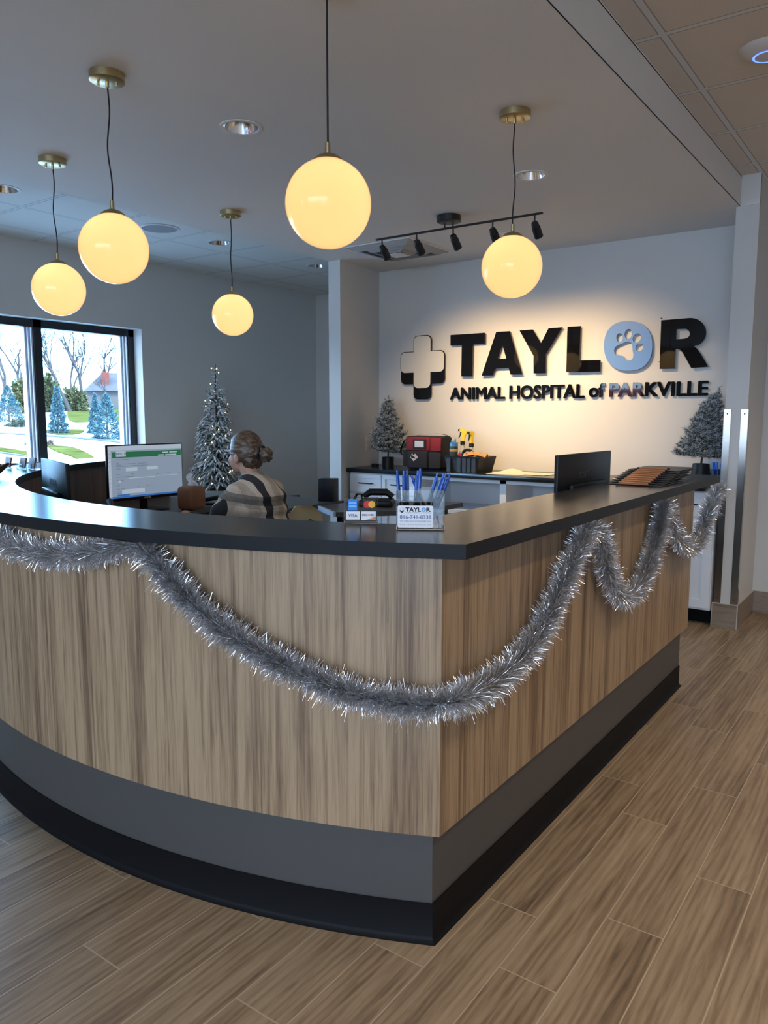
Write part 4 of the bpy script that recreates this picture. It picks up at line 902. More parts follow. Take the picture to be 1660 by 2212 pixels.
sd_ = np.cross(rd, RNG.normal(size=(N, 3))); sd_ /= np.linalg.norm(sd_, axis=1)[:, None]; wv_ = .00054
bend = RNG.normal(size=(N, 3)) * .004
m0 = c + rd * (ln * .55)[:, None] + bend; e0 = c + rd * ln[:, None] + bend * 2.5
# keep the strands off the desk face
def push(p_):
    r_ = np.hypot(p_[:, 0] - DC[0], p_[:, 1] - DC[1]); on = (p_[:, 1] < 1.53)
    k_ = np.where(on & (r_ < 2.603), 2.603 / r_, 1.0); q_ = p_.copy(); q_[:, 0] = DC[0] + (p_[:, 0] - DC[0]) * k_; q_[:, 1] = DC[1] + (p_[:, 1] - DC[1]) * k_
    q_[:, 0] = np.where((~on) & (q_[:, 1] < 3.89), np.maximum(q_[:, 0], -.926), q_[:, 0]); q_[:, 2] = np.minimum(q_[:, 2], 1.008); return q_
Vx = np.stack([push(c - sd_ * wv_), push(c + sd_ * wv_), push(m0 - sd_ * wv_ * 1.3), push(m0 + sd_ * wv_ * 1.3), push(e0 - sd_ * wv_ * .6), push(e0 + sd_ * wv_ * .6)], 1).reshape(-1, 3) - ctr[0]
b6 = (np.arange(N) * 6)[:, None]; Fx = np.concatenate([b6 + [[0, 1, 3, 2]], b6 + [[2, 3, 5, 4]]])
me = bpy.data.meshes.new('strands'); me.vertices.add(len(Vx)); me.vertices.foreach_set('co', Vx.ravel()); me.loops.add(Fx.size); me.loops.foreach_set('vertex_index', Fx.ravel().astype(np.int32))
me.polygons.add(len(Fx)); me.polygons.foreach_set('loop_start', (np.arange(len(Fx)) * 4).astype(np.int32)); me.update(calc_edges=True)
TIN = mat('silver_tinsel', (.76, .76, .77), .26, .95); me.materials.append(TIN)
so_ = bpy.data.objects.new('strands', me); COL.objects.link(so_); so_.parent = gd; so_['kind'] = 'stuff'
bm = bmesh.new(); bm_tube(bm, [Vector(p_) - path[0] for p_ in path[::2]], .0025, 6); obj('core_wire', bm, mat('wire_grey', (.2, .2, .2), .5, .8), gd)

# ================================================================ ITEMS ON THE COUNTER
CT = 1.0455
def face_cam(x, y, extra=0): return math.atan2(y - CAM.y, x - CAM.x) - PI / 2 + extra   # turns local -Y towards the viewer's side of the desk
# pen holder
ph_ = thing('pen_holder', 'clear acrylic pen holder with a white address card, at the corner of the desk', 'pen holder', (-1.066, 1.655, CT), math.radians(32))
WH = .122; bm = bmesh.new(); t_ = .0025
D_ = .075
bm_box(bm, -WH / 2, WH / 2, -D_ / 2, D_ / 2, 0, .004, bev=.001)
bm_box(bm, -WH / 2, -WH / 2 + t_, -D_ / 2, D_ / 2, .004, .098); bm_box(bm, WH / 2 - t_, WH / 2, -D_ / 2, D_ / 2, .004, .098)
bm_box(bm, -WH / 2 + t_, WH / 2 - t_, D_ / 2 - t_, D_ / 2, .004, .103); bm_box(bm, -WH / 2 + t_, WH / 2 - t_, -D_ / 2, -D_ / 2 + t_, .004, .055)
bm_box(bm, -WH / 2 + t_, WH / 2 - t_, 0, t_, .004, .098)
obj('acrylic_box', bm, ACRYL, ph_, smooth=False)
CARD = mat('card_white', (.72, .72, .74), .5); INK = mat('ink_black', (.01, .01, .012), .6); INKB = mat('ink_blue_grey', (.10, .13, .30), .6); INKL = mat('ink_light_blue', (.18, .36, .62), .6); INKG = mat('ink_grey', (.22, .22, .25), .6)
def rrect(x0, x1, z0, z1, r, n=5):
    return [(cx + r * math.cos(math.radians(a0 + 90 * i / n)), cz + r * math.sin(math.radians(a0 + 90 * i / n))) for cx, cz, a0 in ((x1 - r, z1 - r, 0), (x0 + r, z1 - r, 90), (x0 + r, z0 + r, 180), (x1 - r, z0 + r, 270)) for i in range(n + 1)]
bm = shape_bm([rrect(-.0575, .0325, .006, .062, .004)], .001)
cdv = obj('address_card', bm, CARD, ph_, smooth=False, loc=(0, -D_ / 2 - .0012, 0)); yk = -.0009
def crd(s, sz, x, z, m, wd_, b=.01): return seg_text(s, sz, .0002, m, cdv, (x, yk, z), 0, wd_, 'print', b, 'LEFT')
crd('TAYL', .0145, -.038, .0470, INK, .0395, .04); crd('R', .0145, .0150, .0470, INK, .0115, .04)
bm = shape_bm([ell(.0085, .0520, .0058, .0056, 24, 0, 2.3)] + [ell(.0085 + a, .052 + b, r, r * 1.2, 8) for a, b, r in ((-.0022, .001, .0007), (-.0006, .0024, .0007), (.0012, .0020, .0007), (.0024, .0006, .0007), (-.0002, -.0012, .0016))], .0002, yk); obj('print', bm, INKL, cdv, smooth=False)
bm = shape_bm([cross_poly(-.053, -.041, .0475, .0585, -.0492, -.0448, .0515, .0555, .0014, 3)], .0002, yk); obj('print', bm, INKG, cdv, smooth=False)
bm = shape_bm([cross_poly(-.0524, -.0416, .0480, .0580, -.0486, -.0454, .0521, .0549, .0012, 3)], .0002, yk - .0002); obj('print', bm, CARD, cdv, smooth=False)
bm = shape_bm([[(-.053, .0495), (-.053, .0475), (-.0492, .0455), (-.0492, .0435), (-.0448, .0435), (-.0448, .0455), (-.041, .0475), (-.041, .0495), (-.0448, .0505), (-.0448, .0480), (-.0492, .0480), (-.0492, .0505)]], .0002, yk - .0001); obj('print', bm, INK, cdv, smooth=False)
crd('ANIMAL HOSPITAL of PARKVILLE', .0042, -.038, .0425, INKG, .0655); crd('816-741-8338', .012, -.052, .0290, INKB, .0795, .015)
crd('6325 N Main Street, E  Parkville, MO 64152', .0034, -.052, .0215, INKG, .0795); crd('w w w . T A H o f P a r k v i l l e . c o m', .0036, -.052, .0125, INKG, .0795)
# pens
PBODY = mat('pen_frosted_barrel', (.42, .50, .72), .2); PBLUE = mat('pen_blue', (.015, .085, .42), .25); PTINT = mat('pen_blue_tint', (.06, .16, .50), .2, trans=.3, ior=1.3)
pen0 = thing('ballpoint_pen', 'tmp', 'pen', (0, 0, 0), group='blue pens in the acrylic holder')
bm = bmesh.new(); bm_lathe(bm, [(.0007, 0), (.0018, .003), (.0036, .014), (.0047, .020), (.0048, .044)], n=12, cap=True); obj('tip', bm, PBLUE, pen0)
bm = bmesh.new(); bm_lathe(bm, [(.0044, .044), (.0046, .046), (.0047, .092)], n=12); obj('barrel', bm, PBODY, pen0)
bm = bmesh.new(); bm_lathe(bm, [(.0012, .02), (.0012, .10)], n=8); obj('refill', bm, PTINT, pen0)
bm = bmesh.new(); bm_lathe(bm, [(.0047, .090), (.0049, .092), (.0046, .128), (.0030, .130), (.0028, .142), (.0, .143)], n=12); cp = obj('cap', bm, PBLUE, pen0)
bm = bmesh.new(); bm_box(bm, -.0016, .0016, -.0078, -.0062, .088, .127, bev=.0006); bm_box(bm, -.0016, .0016, -.0066, -.004, .122, .127); obj('clip', bm, PBLUE, cp)
tbm = text_bm('TAYLOR', .0075, .0003, .03); 
for v in tbm.verts: v.co = (v.co.z - .0028, v.co.y - .00465, .050 + v.co.x)
for v in tbm.verts: v.co.x = -v.co.x
obj('print', tbm, INK, pen0, smooth=False)
specs = [(-.050, .018, -5, 4, 'leftmost pen in the acrylic holder, clip facing left'), (-.042, .008, -1, 3, 'second pen from the left in the acrylic holder'), (-.034, .020, -1, 6, 'third pen from the left, its black print facing out'), (-.020, .014, 5, 3, 'fourth pen from the left, upright with a paler tip'), (-.011, .024, 2, -2, 'fifth pen from the left, clip facing the lobby'), (-.009, .010, 3, 2, 'tallest upright pen at the middle of the holder'),
         (.032, .022, -24, 3, 'pen leaning left across the middle of the holder'), (.004, .010, 16, 0, 'short right-leaning pen, first of the right-hand bunch'), (.018, .024, 17, -5, 'right-leaning pen at the back of the right-hand bunch'), (.020, .009, 18, 2, 'right-leaning pen with its print showing, middle of the right bunch'), (.024, .017, 21, 4, 'rightmost pen, leaning far to the right'), (.048, .018, -14, -4, 'pen standing low in the right compartment')]
for i, (x, y, a, b, lab) in enumerate(specs):
    pn = pen0 if i == 0 else copy_tree(pen0)
    mloc = Matrix.Translation(ph_.location) @ Matrix.Rotation(ph_.rotation_euler.z, 4, 'Z') @ Matrix.Translation((x, y, .0045))
    if i == 11: mloc = mloc @ Matrix.Translation((.0, -.002, .0)) @ Matrix.Rotation(math.radians(a), 4, 'Y') @ Matrix.Scale(.62, 4)
    else: mloc = mloc @ Matrix.Rotation(math.radians(a), 4, 'Y') @ Matrix.Rotation(math.radians(-b), 4, 'X') @ Matrix.Rotation(random.uniform(-.5, .5), 4, 'Z')
    pn.matrix_world = mloc; pn['label'] = lab
    pn.location.z += .0 if i not in (5,) else .006

# credit-card sign
cs = thing('card_sign', 'small clear acrylic sign with four payment card logos left of the pen holder', 'sign', (-1.236, 1.624, CT), math.radians(36))
bm = bmesh.new(); TL = Matrix.Rotation(math.radians(-14), 4, 'X')
bm_box(bm, -.046, .046, -.002, .045, 0, .003, bev=.0006); bm_box(bm, -.046, .046, -.0015, .0015, .002, .072, bev=.0006, mtx=TL); obj('acrylic_stand', bm, ACRYL, cs, smooth=False)
def tilt(bm): bmesh.ops.transform(bm, matrix=TL, verts=bm.verts[:]); return bm
def qd(x0, x1, z0, z1, y, m, nm, par=cs):
    bm = bmesh.new(); bm_box(bm, x0, x1, y - .0003, y, z0, z1); return obj(nm, tilt(bm), m, par, smooth=False)
bk = qd(-.043, .043, .006, .036, -.0018, mat('sign_black', (.01, .01, .012), .4), 'backing_strip')
qd(.006, .040, .038, .066, -.0018, MATS['sign_black'], 'logo_backing')
AX = mat('card_logo_blue', (.02, .20, .62), .4); qd(-.034, -.010, .036, .066, -.0018, AX, 'blue_card_logo')
qd(-.032, -.012, .053, .058, -.0021, mat('card_logo_paleblue', (.20, .45, .80), .4), 'blue_card_band'); qd(-.032, -.012, .044, .049, -.0021, MATS['card_logo_paleblue'], 'blue_card_band')
for x, mm_, y in ((.017, mat('card_red', (.55, .02, .02), .4), -.0022), (.029, mat('card_orange', (.85, .38, .03), .4), -.0025)):
    bm = shape_bm([ell(x, .052, .0095, .0095, 24)], .0002, y); obj('circle_logo', tilt(bm), mm_, cs, smooth=False)
qd(-.040, -.003, .009, .033, -.0022, CARD, 'visa_panel'); qd(-.040, -.003, .009, .012, -.0025, mat('card_gold', (.65, .42, .08), .4), 'gold_band')
qd(.001, .040, .009, .033, -.0022, CARD, 'discover_panel')
bm = shape_bm([[(.012, .0092), (.0398, .0092), (.0398, .019)]], .0002, -.0026); obj('orange_wedge', tilt(bm), mat('card_orange2', (.80, .22, .03), .4), cs, smooth=False)
for s, x, z, wd_, m, sz in (('VISA', -.034, .0175, .025, INKB, .012), ('DISC', .0035, .021, .013, INK, .007), ('O', .0170, .021, .0045, MATS['card_orange2'], .007), ('VER', .0222, .021, .013, INK, .007)):
    bm = text_bm(s, sz, .0002, .03, wd_)
    for v in bm.verts: v.co += Vector((x, -.0027, z))
    obj('logo_text', tilt(bm), m, cs, smooth=False)

# clipboards
CLIPC = mat('rose_gold_clip', (.62, .30, .15), .28, .7); BOARD = mat('black_clipboard', (.012, .012, .014), .35)
cb0 = thing('clipboard', 'tmp', 'clipboard', (0, 0, 0), group='fanned stack of black clipboards on the desk wing')
bm = bmesh.new(); bm_box(bm, -.115, .115, 0, .318, 0, .0028, bev=.0012); obj('board', bm, BOARD, cb0)
bm = bmesh.new(); bm_box(bm, -.066, .066, .002, .015, .003, .0065, bev=.0015); bm_tube(bm, [(-.062, .010, .009), (.062, .010, .009)], .0038, 10); cl = obj('clip', bm, CLIPC, cb0)
for s in (-1, 1):
    bm = bmesh.new(); bm_tube(bm, [(s * .062, .010, .009), (s * .074, .010, .009)], .0042, 10); obj('end_cap', bm, BLACKP, cl)
ords = ['bottom', 'second from the bottom', 'third from the bottom', 'fourth from the bottom', 'middle', 'fourth from the top', 'third from the top', 'second from the top', 'topmost']
for i in range(9):
    o = cb0 if i == 0 else copy_tree(cb0)
    o.location = (-1.012 - .004 * i, 3.20 + .048 * i, CT + .0002 + .0048 * i); o.rotation_euler = (.0, 0, random.uniform(-.03, .03)); o['label'] = f'black clipboard with rose gold clip, {ords[i]} of the fanned stack'
pp = boxobj('paper_sheet', (-.10, .10, -.14, .14, 0, .001), mat('paper_white', (.75, .75, .74), .8), loc=(-1.11, 3.86, CT), smooth=False); pp.location = (-1.10, 3.70 + .15, CT); pp.rotation_euler = (0, 0, .3)
tagp(pp, 'white sheet of paper under the far end of the clipboards', 'paper')

# business-card holders and wooden bowl at the far left of the counter
WOODB = mat('brown_card_stock', (.16, .075, .04), .5)
for i, (px, py, lab) in enumerate(((18, 1011, 'leftmost of three small acrylic holders with brown cards'), (50, 1013, 'middle of three small acrylic holders with brown cards'), (70, 1013, 'rightmost of three small acrylic holders with brown cards'))):
    p = P(px, py, z=CT); h_ = thing('card_holder', lab + ' at the far left of the counter', 'card holder', (p.x, p.y, CT), math.radians(-12), group='brown card holders on the left counter')
    bm = bmesh.new(); bm_box(bm, -.05, .05, -.02, .025, 0, .003); bm_box(bm, -.05, .05, -.02, -.018, .003, .03); bm_box(bm, -.05, .05, .0, .002, .0, .055, mtx=Matrix.Rotation(-.2, 4, 'X')); obj('stand', bm, ACRYL, h_, smooth=False)
    bm = bmesh.new(); bm_box(bm, -.044, .044, -.009, -.001, .004, .060, mtx=Matrix.Rotation(-.2, 4, 'X')); obj('cards', bm, WOODB, h_, smooth=False)
p = P(0, 1031, z=CT); bw = thing('leaf_dish', 'curled brown wooden dish cut by the left edge of the view', 'dish', (p.x - .06, p.y - .05, CT + .004), math.radians(35))
bm = bmesh.new(); L = []
for i in range(21):
    a = 2 * PI * i / 20
    L.append([bm.verts.new((r * math.cos(a) * 1.3, r * math.sin(a) * .75, .001 + z * (1 + .45 * math.cos(2 * a)))) for r, z in ((.02, 0), (.06, .012), (.095, .045))])
for a, b in zip(L, L[1:]):
    for i in range(2): bm.faces.new((a[i], a[i + 1], b[i + 1], b[i]))
bm.faces.new([l[0] for l in L[:-1]]); bmesh.ops.remove_doubles(bm, verts=bm.verts[:], dist=1e-5); bmesh.ops.solidify(bm, geom=bm.faces[:], thickness=.006); obj('bowl', bm, mat('dish_wood', (.24, .13, .075), .45, var=.2, vscale=20), bw)

# ================================================================ TREES ON THE COUNTERS
FROND = mat('frosted_needle_green', (.05, .078, .070), .7, var=.4, vscale=40); FROST = mat('needle_frost_white', (.50, .52, .54), .7, var=.2, vscale=50)
BARK = mat('tree_bark_brown', (.05, .032, .022), .8)
def frosted_tree(loc, h, r, label, seed, pot):
    rg = np.random.default_rng(seed); t = thing('tabletop_christmas_tree', label, 'christmas tree', loc, group='frosted tabletop trees on the back counter'); z0 = pot[1] + .04
    bm = bmesh.new(); bm_lathe(bm, [(0, 0), (pot[0] * pot[2], 0), (pot[0], pot[1]), (pot[0] * .9, pot[1]), (pot[0] * .88, pot[1] - .012), (0, pot[1] - .012)], n=28, cap=False); obj('pot', bm, BLACKP, t)
    bm = bmesh.new(); bm_tube(bm, [(0, 0, pot[1] - .015), (.004, 0, h * .5), (0, .004, h * .96)], [.007, .005, .003], 8)
    Vn, Fn, mi = [], [], []
    nb = 66
    def clump(p0, p1, k):
        d = p1 - p0; L_ = np.linalg.norm(d); d = d / L_
        for _ in range(k):
            a = rg.random(); b = p0 + (p1 - p0) * a; nd = d * .55 + rg.normal(size=3) * .55; nd /= np.linalg.norm(nd); ln_ = .017 + .012 * rg.random()
            sd2 = np.cross(nd, rg.normal(size=3)); sd2 /= np.linalg.norm(sd2); w2 = .0019
            i0 = len(Vn); Vn.extend([b - sd2 * w2, b + sd2 * w2, b + nd * ln_ + sd2 * w2 * .5]); Fn.append((i0, i0 + 1, i0 + 2)); mi.append(1 if (rg.random() < .20 + .30 * a or (nd[2] > .35 and rg.random() < .5)) else 0)
    for k in range(nb):
        f = (k + .5) / nb; z = z0 + (h - z0 - .05) * f; rr = r * (1 - f) ** .85 * (.85 + .3 * rg.random()) + .012; a = k * 2.39996 + rg.random() * .5
        p0 = np.array([0, 0, z]); p1 = np.array([rr * math.cos(a), rr * math.sin(a), z + rr * (.10 + .25 * f) - .01])
        bm_tube(bm, [p0, p1], [.0028, .0015], 5); clump(p0 + (p1 - p0) * .2, p1, int(50 + rr * 1100))
        nt_ = int(2 + rr * 28)
        for q_ in range(nt_):
            u_ = .3 + .6 * rg.random(); b = p0 + (p1 - p0) * u_; s_ = 1 if q_ % 2 else -1; an = a + s_ * (.6 + .4 * rg.random()); l_ = rr * .38 * (1.1 - u_ * .6) + .012
            e_ = b + np.array([math.cos(an) * l_, math.sin(an) * l_, .012 + .02 * rg.random()]); bm_tube(bm, [b, e_], [.0018, .001], 4); clump(b, e_, int(40 + l_ * 800))
    p0 = np.array([0, 0, h - .07]); p1 = np.array([.006, .0, h]); clump(p0, p1, 130)
    obj('trunk', bm, BARK, t); raw('needles', [tuple(v) for v in Vn], Fn, [FROND, FROST], t, mi); return t
frosted_tree((-3.765, 5.33, .9005), .600, .165, 'frosted tabletop tree in a black pot at the left end of the back counter', 3, (.050, .085, .98))
tr2 = frosted_tree((-1.248, 5.36, .9005), .615, .160, 'frosted tabletop tree in a tapered pot at the right end of the back counter', 8, (.052, .12, 1.35))
for ch in tr2.children:
    for v in ch.data.vertices: v.co.x += .085 * max(0, (v.co.z - .15) / .465) ** 2
# draping lit tree near the office wall
def alpine(loc, h, r, label):
    rg = np.random.default_rng(5); t = thing('lit_christmas_tree', label, 'christmas tree', loc)
    bm = bmesh.new(); bm_tube(bm, [(0, 0, 0), (.01, 0, h * .5), (-.01, 0, h * .78), (.0, 0, h)], [.022, .015, .008, .003], 8); bm_lathe(bm, [(0, 0), (.09, 0), (.08, .03), (0, .03)], n=20, cap=False); obj('trunk', bm, BARK, t)
    Vn, Fn, mi = [], [], []; tips = []
    def finger(b, d, L_, w_):
        n = 6; prev = None; pts = []
        for j in range(5):
            f = j / 4; pts.append(b + d * L_ * f + np.array([0, 0, -.55 * L_ * f * f]))
        i0 = len(Vn)
        for j in range(5):
            tdir = pts[min(j + 1, 4)] - pts[max(j - 1, 0)]; tdir /= np.linalg.norm(tdir); a_ = np.cross(tdir, [0, 0, 1.0]); a_ /= np.linalg.norm(a_) + 1e-9; b_ = np.cross(tdir, a_); rr = w_ * (1.0, 1.15, 1.05, .85, .25)[j]
            for k in range(n):
                an = 2 * PI * k / n; q_ = .82 + .36 * rg.random(); Vn.append(pts[j] + (a_ * math.cos(an) + b_ * math.sin(an)) * rr * q_)
        for j in range(4):
            for k in range(n): Fn.append((i0 + j * n + k, i0 + j * n + (k + 1) % n, i0 + (j + 1) * n + (k + 1) % n, i0 + (j + 1) * n + k)); mi.append(1 if rg.random() < .68 else 0)
        for _ in range(22):
            f = rg.random(); b2 = pts[int(f * 3.99)] + (pts[min(int(f * 3.99) + 1, 4)] - pts[int(f * 3.99)]) * ((f * 3.99) % 1); nd = d * .6 + rg.normal(size=3) * .6; nd /= np.linalg.norm(nd); ln_ = w_ * 1.9; sd2 = np.cross(nd, rg.normal(size=3)); sd2 /= np.linalg.norm(sd2)
            i1 = len(Vn); Vn.extend([b2 - sd2 * .002, b2 + sd2 * .002, b2 + nd * ln_]); Fn.append((i1, i1 + 1, i1 + 2)); mi.append(1 if rg.random() < .6 else 0)
        return pts
    k = 0; z = .03
    while z < h * .97:
        f = z / h; env = r * (1 - f) ** .75 * (1 if f > .12 else .8) if f < .8 else .022 + .10 * (.97 - f)
        for _ in range(int(4 + 8 * (1 - f))):
            a = k * 2.39996 + rg.random() * .8; k += 1; rr = env * (.45 + .65 * rg.random()); d = np.array([math.cos(a), math.sin(a), .35 + .3 * rg.random()])
            st_ = np.array([math.cos(a) * rr * .25, math.sin(a) * rr * .25, z]); pts = finger(st_, d, rr * .85 + .02, .011 if f < .8 else .007); tips.append(pts[3])
            if rr > .07:
                for s_ in (-1, 1):
                    d2 = np.array([math.cos(a + s_ * .6), math.sin(a + s_ * .6), -.1]); finger(pts[2], d2, rr * .5, .0095)
        z += .021 + .016 * f
    raw('branches', [tuple(v) for v in Vn], Fn, [FROND, FROST], t, mi)
    BUL = mat('warm_string_bulb', (1, .9, .6), .4, emit=(1, .88, .50), es=5); bm = bmesh.new(); sphere(bm, (0, 0, 0), .0052, (1, 1, 1.3), 8, 6); b0_ = obj('light_bulb', bm, BUL, t)
    sel = rg.choice(len(tips), 58, replace=False)
    for n_, i in enumerate(sel):
        o = b0_ if n_ == 0 else b0_.copy()
        if n_: COL.objects.link(o); o.parent = t
        o.location = Vector(tips[i]) * 1.03 + Vector((0, 0, .008))
    return t
ALX, ALY = -5.80, 5.27
alpine((ALX, ALY, .601), 1.235, .265, 'tall slim frosted tree with warm string lights against the grey wall behind the person')
sb = thing('side_table', 'low light wood side table under the lit frosted tree by the wall', 'table', (ALX, ALY, 0))
LW_ = mat('light_oak', (.40, .33, .25), .35, var=.15, vscale=12, stretch=(1, 8, 1)); boxobj('table_top', (-.27, .27, -.42, .42, .57, .60), LW_, sb, bev=.004)
for a in (-.23, .23):
    for b in (-.38, .38): boxobj('leg', (a - .02, a + .02, b - .02, b + .02, 0, .57), LW_, sb)
bt = boxobj('battery_pack', (-.028, .028, -.02, .02, 0, .022), BLACKP, bev=.003, loc=(-3.915, 5.35, .9005)); tagp(bt, 'small black battery box left of the left frosted tree pot', 'battery box')
bm = bmesh.new(); bm_tube(bm, spline([(-3.887, 5.36, .91), (-3.865, 5.37, .915), (-3.85, 5.36, 1.0), (-3.83, 5.34, 1.04), (-3.79, 5.33, 1.05)], 6), .0013, 5); tagp(obj('thin_cable', bm, BLACKP), 'thin wire from the battery box up into the left frosted tree', 'cable')

# ================================================================ TOOL BAG, CADDY, CLEANING THINGS
BAGK = mat('black_canvas', (.014, .014, .018), .85, bump=.4, bscale=300); BAGR = mat('red_canvas', (.20, .012, .020), .8, bump=.3, bscale=300)
bg_ = thing('tool_bag', 'red and black canvas tool bag with a clear badge window on the back counter', 'bag', (-3.365, 5.34, .9005), .12)
bm = bmesh.new(); vs = bm_box(bm, -.165, .165, -.10, .10, 0, .27, bev=.022, seg=3)
for v in bm.verts: k_ = v.co.z / .27; v.co.x *= .92 + .08 * k_; v.co.y *= .95 + .05 * k_; v.co.x += .006 * math.sin(v.co.z * 30 + v.co.y * 20)
obj('body', bm, BAGK, bg_)
bm = bmesh.new(); bm_box(bm, -.15, .06, -.107, -.098, .155, .262, bev=.004, seg=2); obj('red_panel', bm, BAGR, bg_)
bm = bmesh.new(); bm_box(bm, .062, .155, -.105, -.096, .150, .258, bev=.004, seg=2); obj('red_panel', bm, BAGR, bg_)
bm = bmesh.new(); bm_box(bm, -.092, .030, -.112, -.106, .165, .245, bev=.003); wf = obj('badge_frame', bm, BAGK, bg_)
bm = bmesh.new(); bm_box(bm, -.073, .008, -.1145, -.1115, .180, .231, bev=.001); obj('badge_window', bm, mat('badge_white', (.52, .56, .62), .15), wf)
bm = bmesh.new(); bm_box(bm, -.135, .045, -.125, -.098, .012, .150, bev=.010, seg=3); obj('front_pocket', bm, BAGK, bg_)
bm = bmesh.new(); bm_box(bm, .055, .160, -.120, -.098, .012, .140, bev=.010, seg=3); obj('front_pocket', bm, BAGK, bg_)
bm = bmesh.new(); bm_box(bm, -.205, -.16, -.07, .07, .02, .155, bev=.012, seg=2); obj('side_pocket', bm, BAGK, bg_)
bm = shape_bm([[(-.105, .098), (-.075, .066), (-.035, .100), (-.060, .128), (-.082, .116), (-.088, .136)]], .001, -.1262); em_ = obj('bird_emblem', bm, mat('emblem_cream', (.50, .47, .42), .6), bg_, smooth=False)
bm = shape_bm([smooth_poly([(-.100, .104), (-.088, .090), (-.070, .094), (-.060, .084), (-.064, .100), (-.080, .108), (-.090, .120)], 4)], .0006, -.1271); obj('emblem_mark', bm, BAGK, em_, smooth=False)
def strap(pts, wv, nm):
    bm = bmesh.new(); pts = spline(pts, 6); L = []
    for p_ in pts: L.append([bm.verts.new(p_ + Vector((0, -wv / 2, 0))), bm.verts.new(p_ + Vector((0, wv / 2, 0)))])
    for a, b in zip(L, L[1:]): bm.faces.new((a[0], a[1], b[1], b[0]))
    bmesh.ops.solidify(bm, geom=bm.faces[:], thickness=.004); obj(nm, bm, BAGK, bg_)
strap([(-.155, -.04, .245), (-.195, -.04, .235), (-.225, -.04, .185), (-.235, -.04, .130), (-.205, -.04, .105), (-.165, -.04, .13)], .03, 'side_handle')
strap([(-.15, .0, .262), (-.06, .0, .280), (.08, .0, .288), (.17, .0, .272), (.225, -.02, .235), (.275, -.03, .215)], .035, 'carry_strap')
cdy = thing('cleaning_caddy', 'black plastic cleaning caddy with ribbed compartments, right of the tool bag', 'caddy', (-2.965, 5.315, .9005), -.12)
CADK = mat('black_caddy_plastic', (.016, .018, .02), .4)
bm = bmesh.new(); w0_, w1_, d0, d1, hh = .145, .17, .095, .115, .12
def ring_(w_, d_, z): return [bm.verts.new(v) for v in ((-w_, -d_, z), (w_, -d_, z), (w_, d_, z), (-w_, d_, z))]
R1, R2, R3, R4, R5 = ring_(w0_, d0, 0), ring_(w1_, d1, hh), ring_(w1_ + .012, d1 + .012, hh), ring_(w1_ - .006, d1 - .006, hh - .002), ring_(w0_ - .006, d0 - .006, .006)
for A_, B_ in ((R1, R2), (R2, R3), (R4, R5)):
    for i in range(4): bm.faces.new((A_[i], A_[(i + 1) % 4], B_[(i + 1) % 4], B_[i]))
for i in range(4): bm.faces.new((R3[i], R3[(i + 1) % 4], R4[(i + 1) % 4], R4[i]))
bm.faces.new(R1[::-1]); bm.faces.new(R5)
obj('bin', bm, CADK, cdy, ang=20)
for i, x in enumerate((-.12, -.02, .03, .075, .12)):
    bm = bmesh.new(); bm_prism(bm, [(x - .022, 0), (x + .022, 0), (x + .018, -.018), (x - .018, -.018)], .0, .105, mtx=Matrix.Translation((0, -d0 - .008, 0))); obj('compartment_rib', bm, CADK, cdy, smooth=False)
bm = bmesh.new(); bm_box(bm, -.010, .010, -.09, .09, .02, .118); obj('divider', bm, CADK, cdy)
PZ = .9005
def bottle_at(name, px, py, y, label, cat, prof, m, loc_z): pass
bx = P(978, 985, y=5.22).x
bo = thing('cleaner_bottle', 'blue liquid bottle with dark label at the left front of the caddy', 'bottle', (bx - .028, 5.285, PZ + .008)); bo.scale = (1, 1, 1.12)
bm = bmesh.new(); bm_lathe(bm, [(0, 0), (.031, 0), (.033, .004), (.033, .178), (.030, .190), (.016, .200), (.014, .202)], n=28, cap=False); obj('body', bm, mat('blue_bottle', (.04, .16, .36), .2), bo)
bm = bmesh.new(); bm_lathe(bm, [(.0335, .085), (.0337, .086), (.0337, .165), (.0335, .166)], n=28, cap=False); obj('dark_label', bm, mat('label_dark', (.02, .03, .03), .5), bo)
bm = bmesh.new(); bm_lathe(bm, [(.0337, .128), (.0340, .129), (.0340, .145), (.0337, .146)], n=28, cap=False); obj('gold_band', bm, mat('label_gold', (.35, .22, .06), .5), bo)
bm = bmesh.new(); bm_lathe(bm, [(.0337, .055), (.0340, .056), (.0340, .084), (.0337, .085)], n=28, cap=False); obj('white_label', bm, mat('label_white', (.6, .62, .66), .5), bo)
bm = bmesh.new(); bm_lathe(bm, [(.016, .198), (.017, .200), (.017, .222), (.012, .224), (0, .224)], n=20, cap=False); obj('cap', bm, mat('cap_grey', (.45, .46, .48), .4), bo)
YEL = mat('yellow_plastic', (.72, .52, .012), .35)
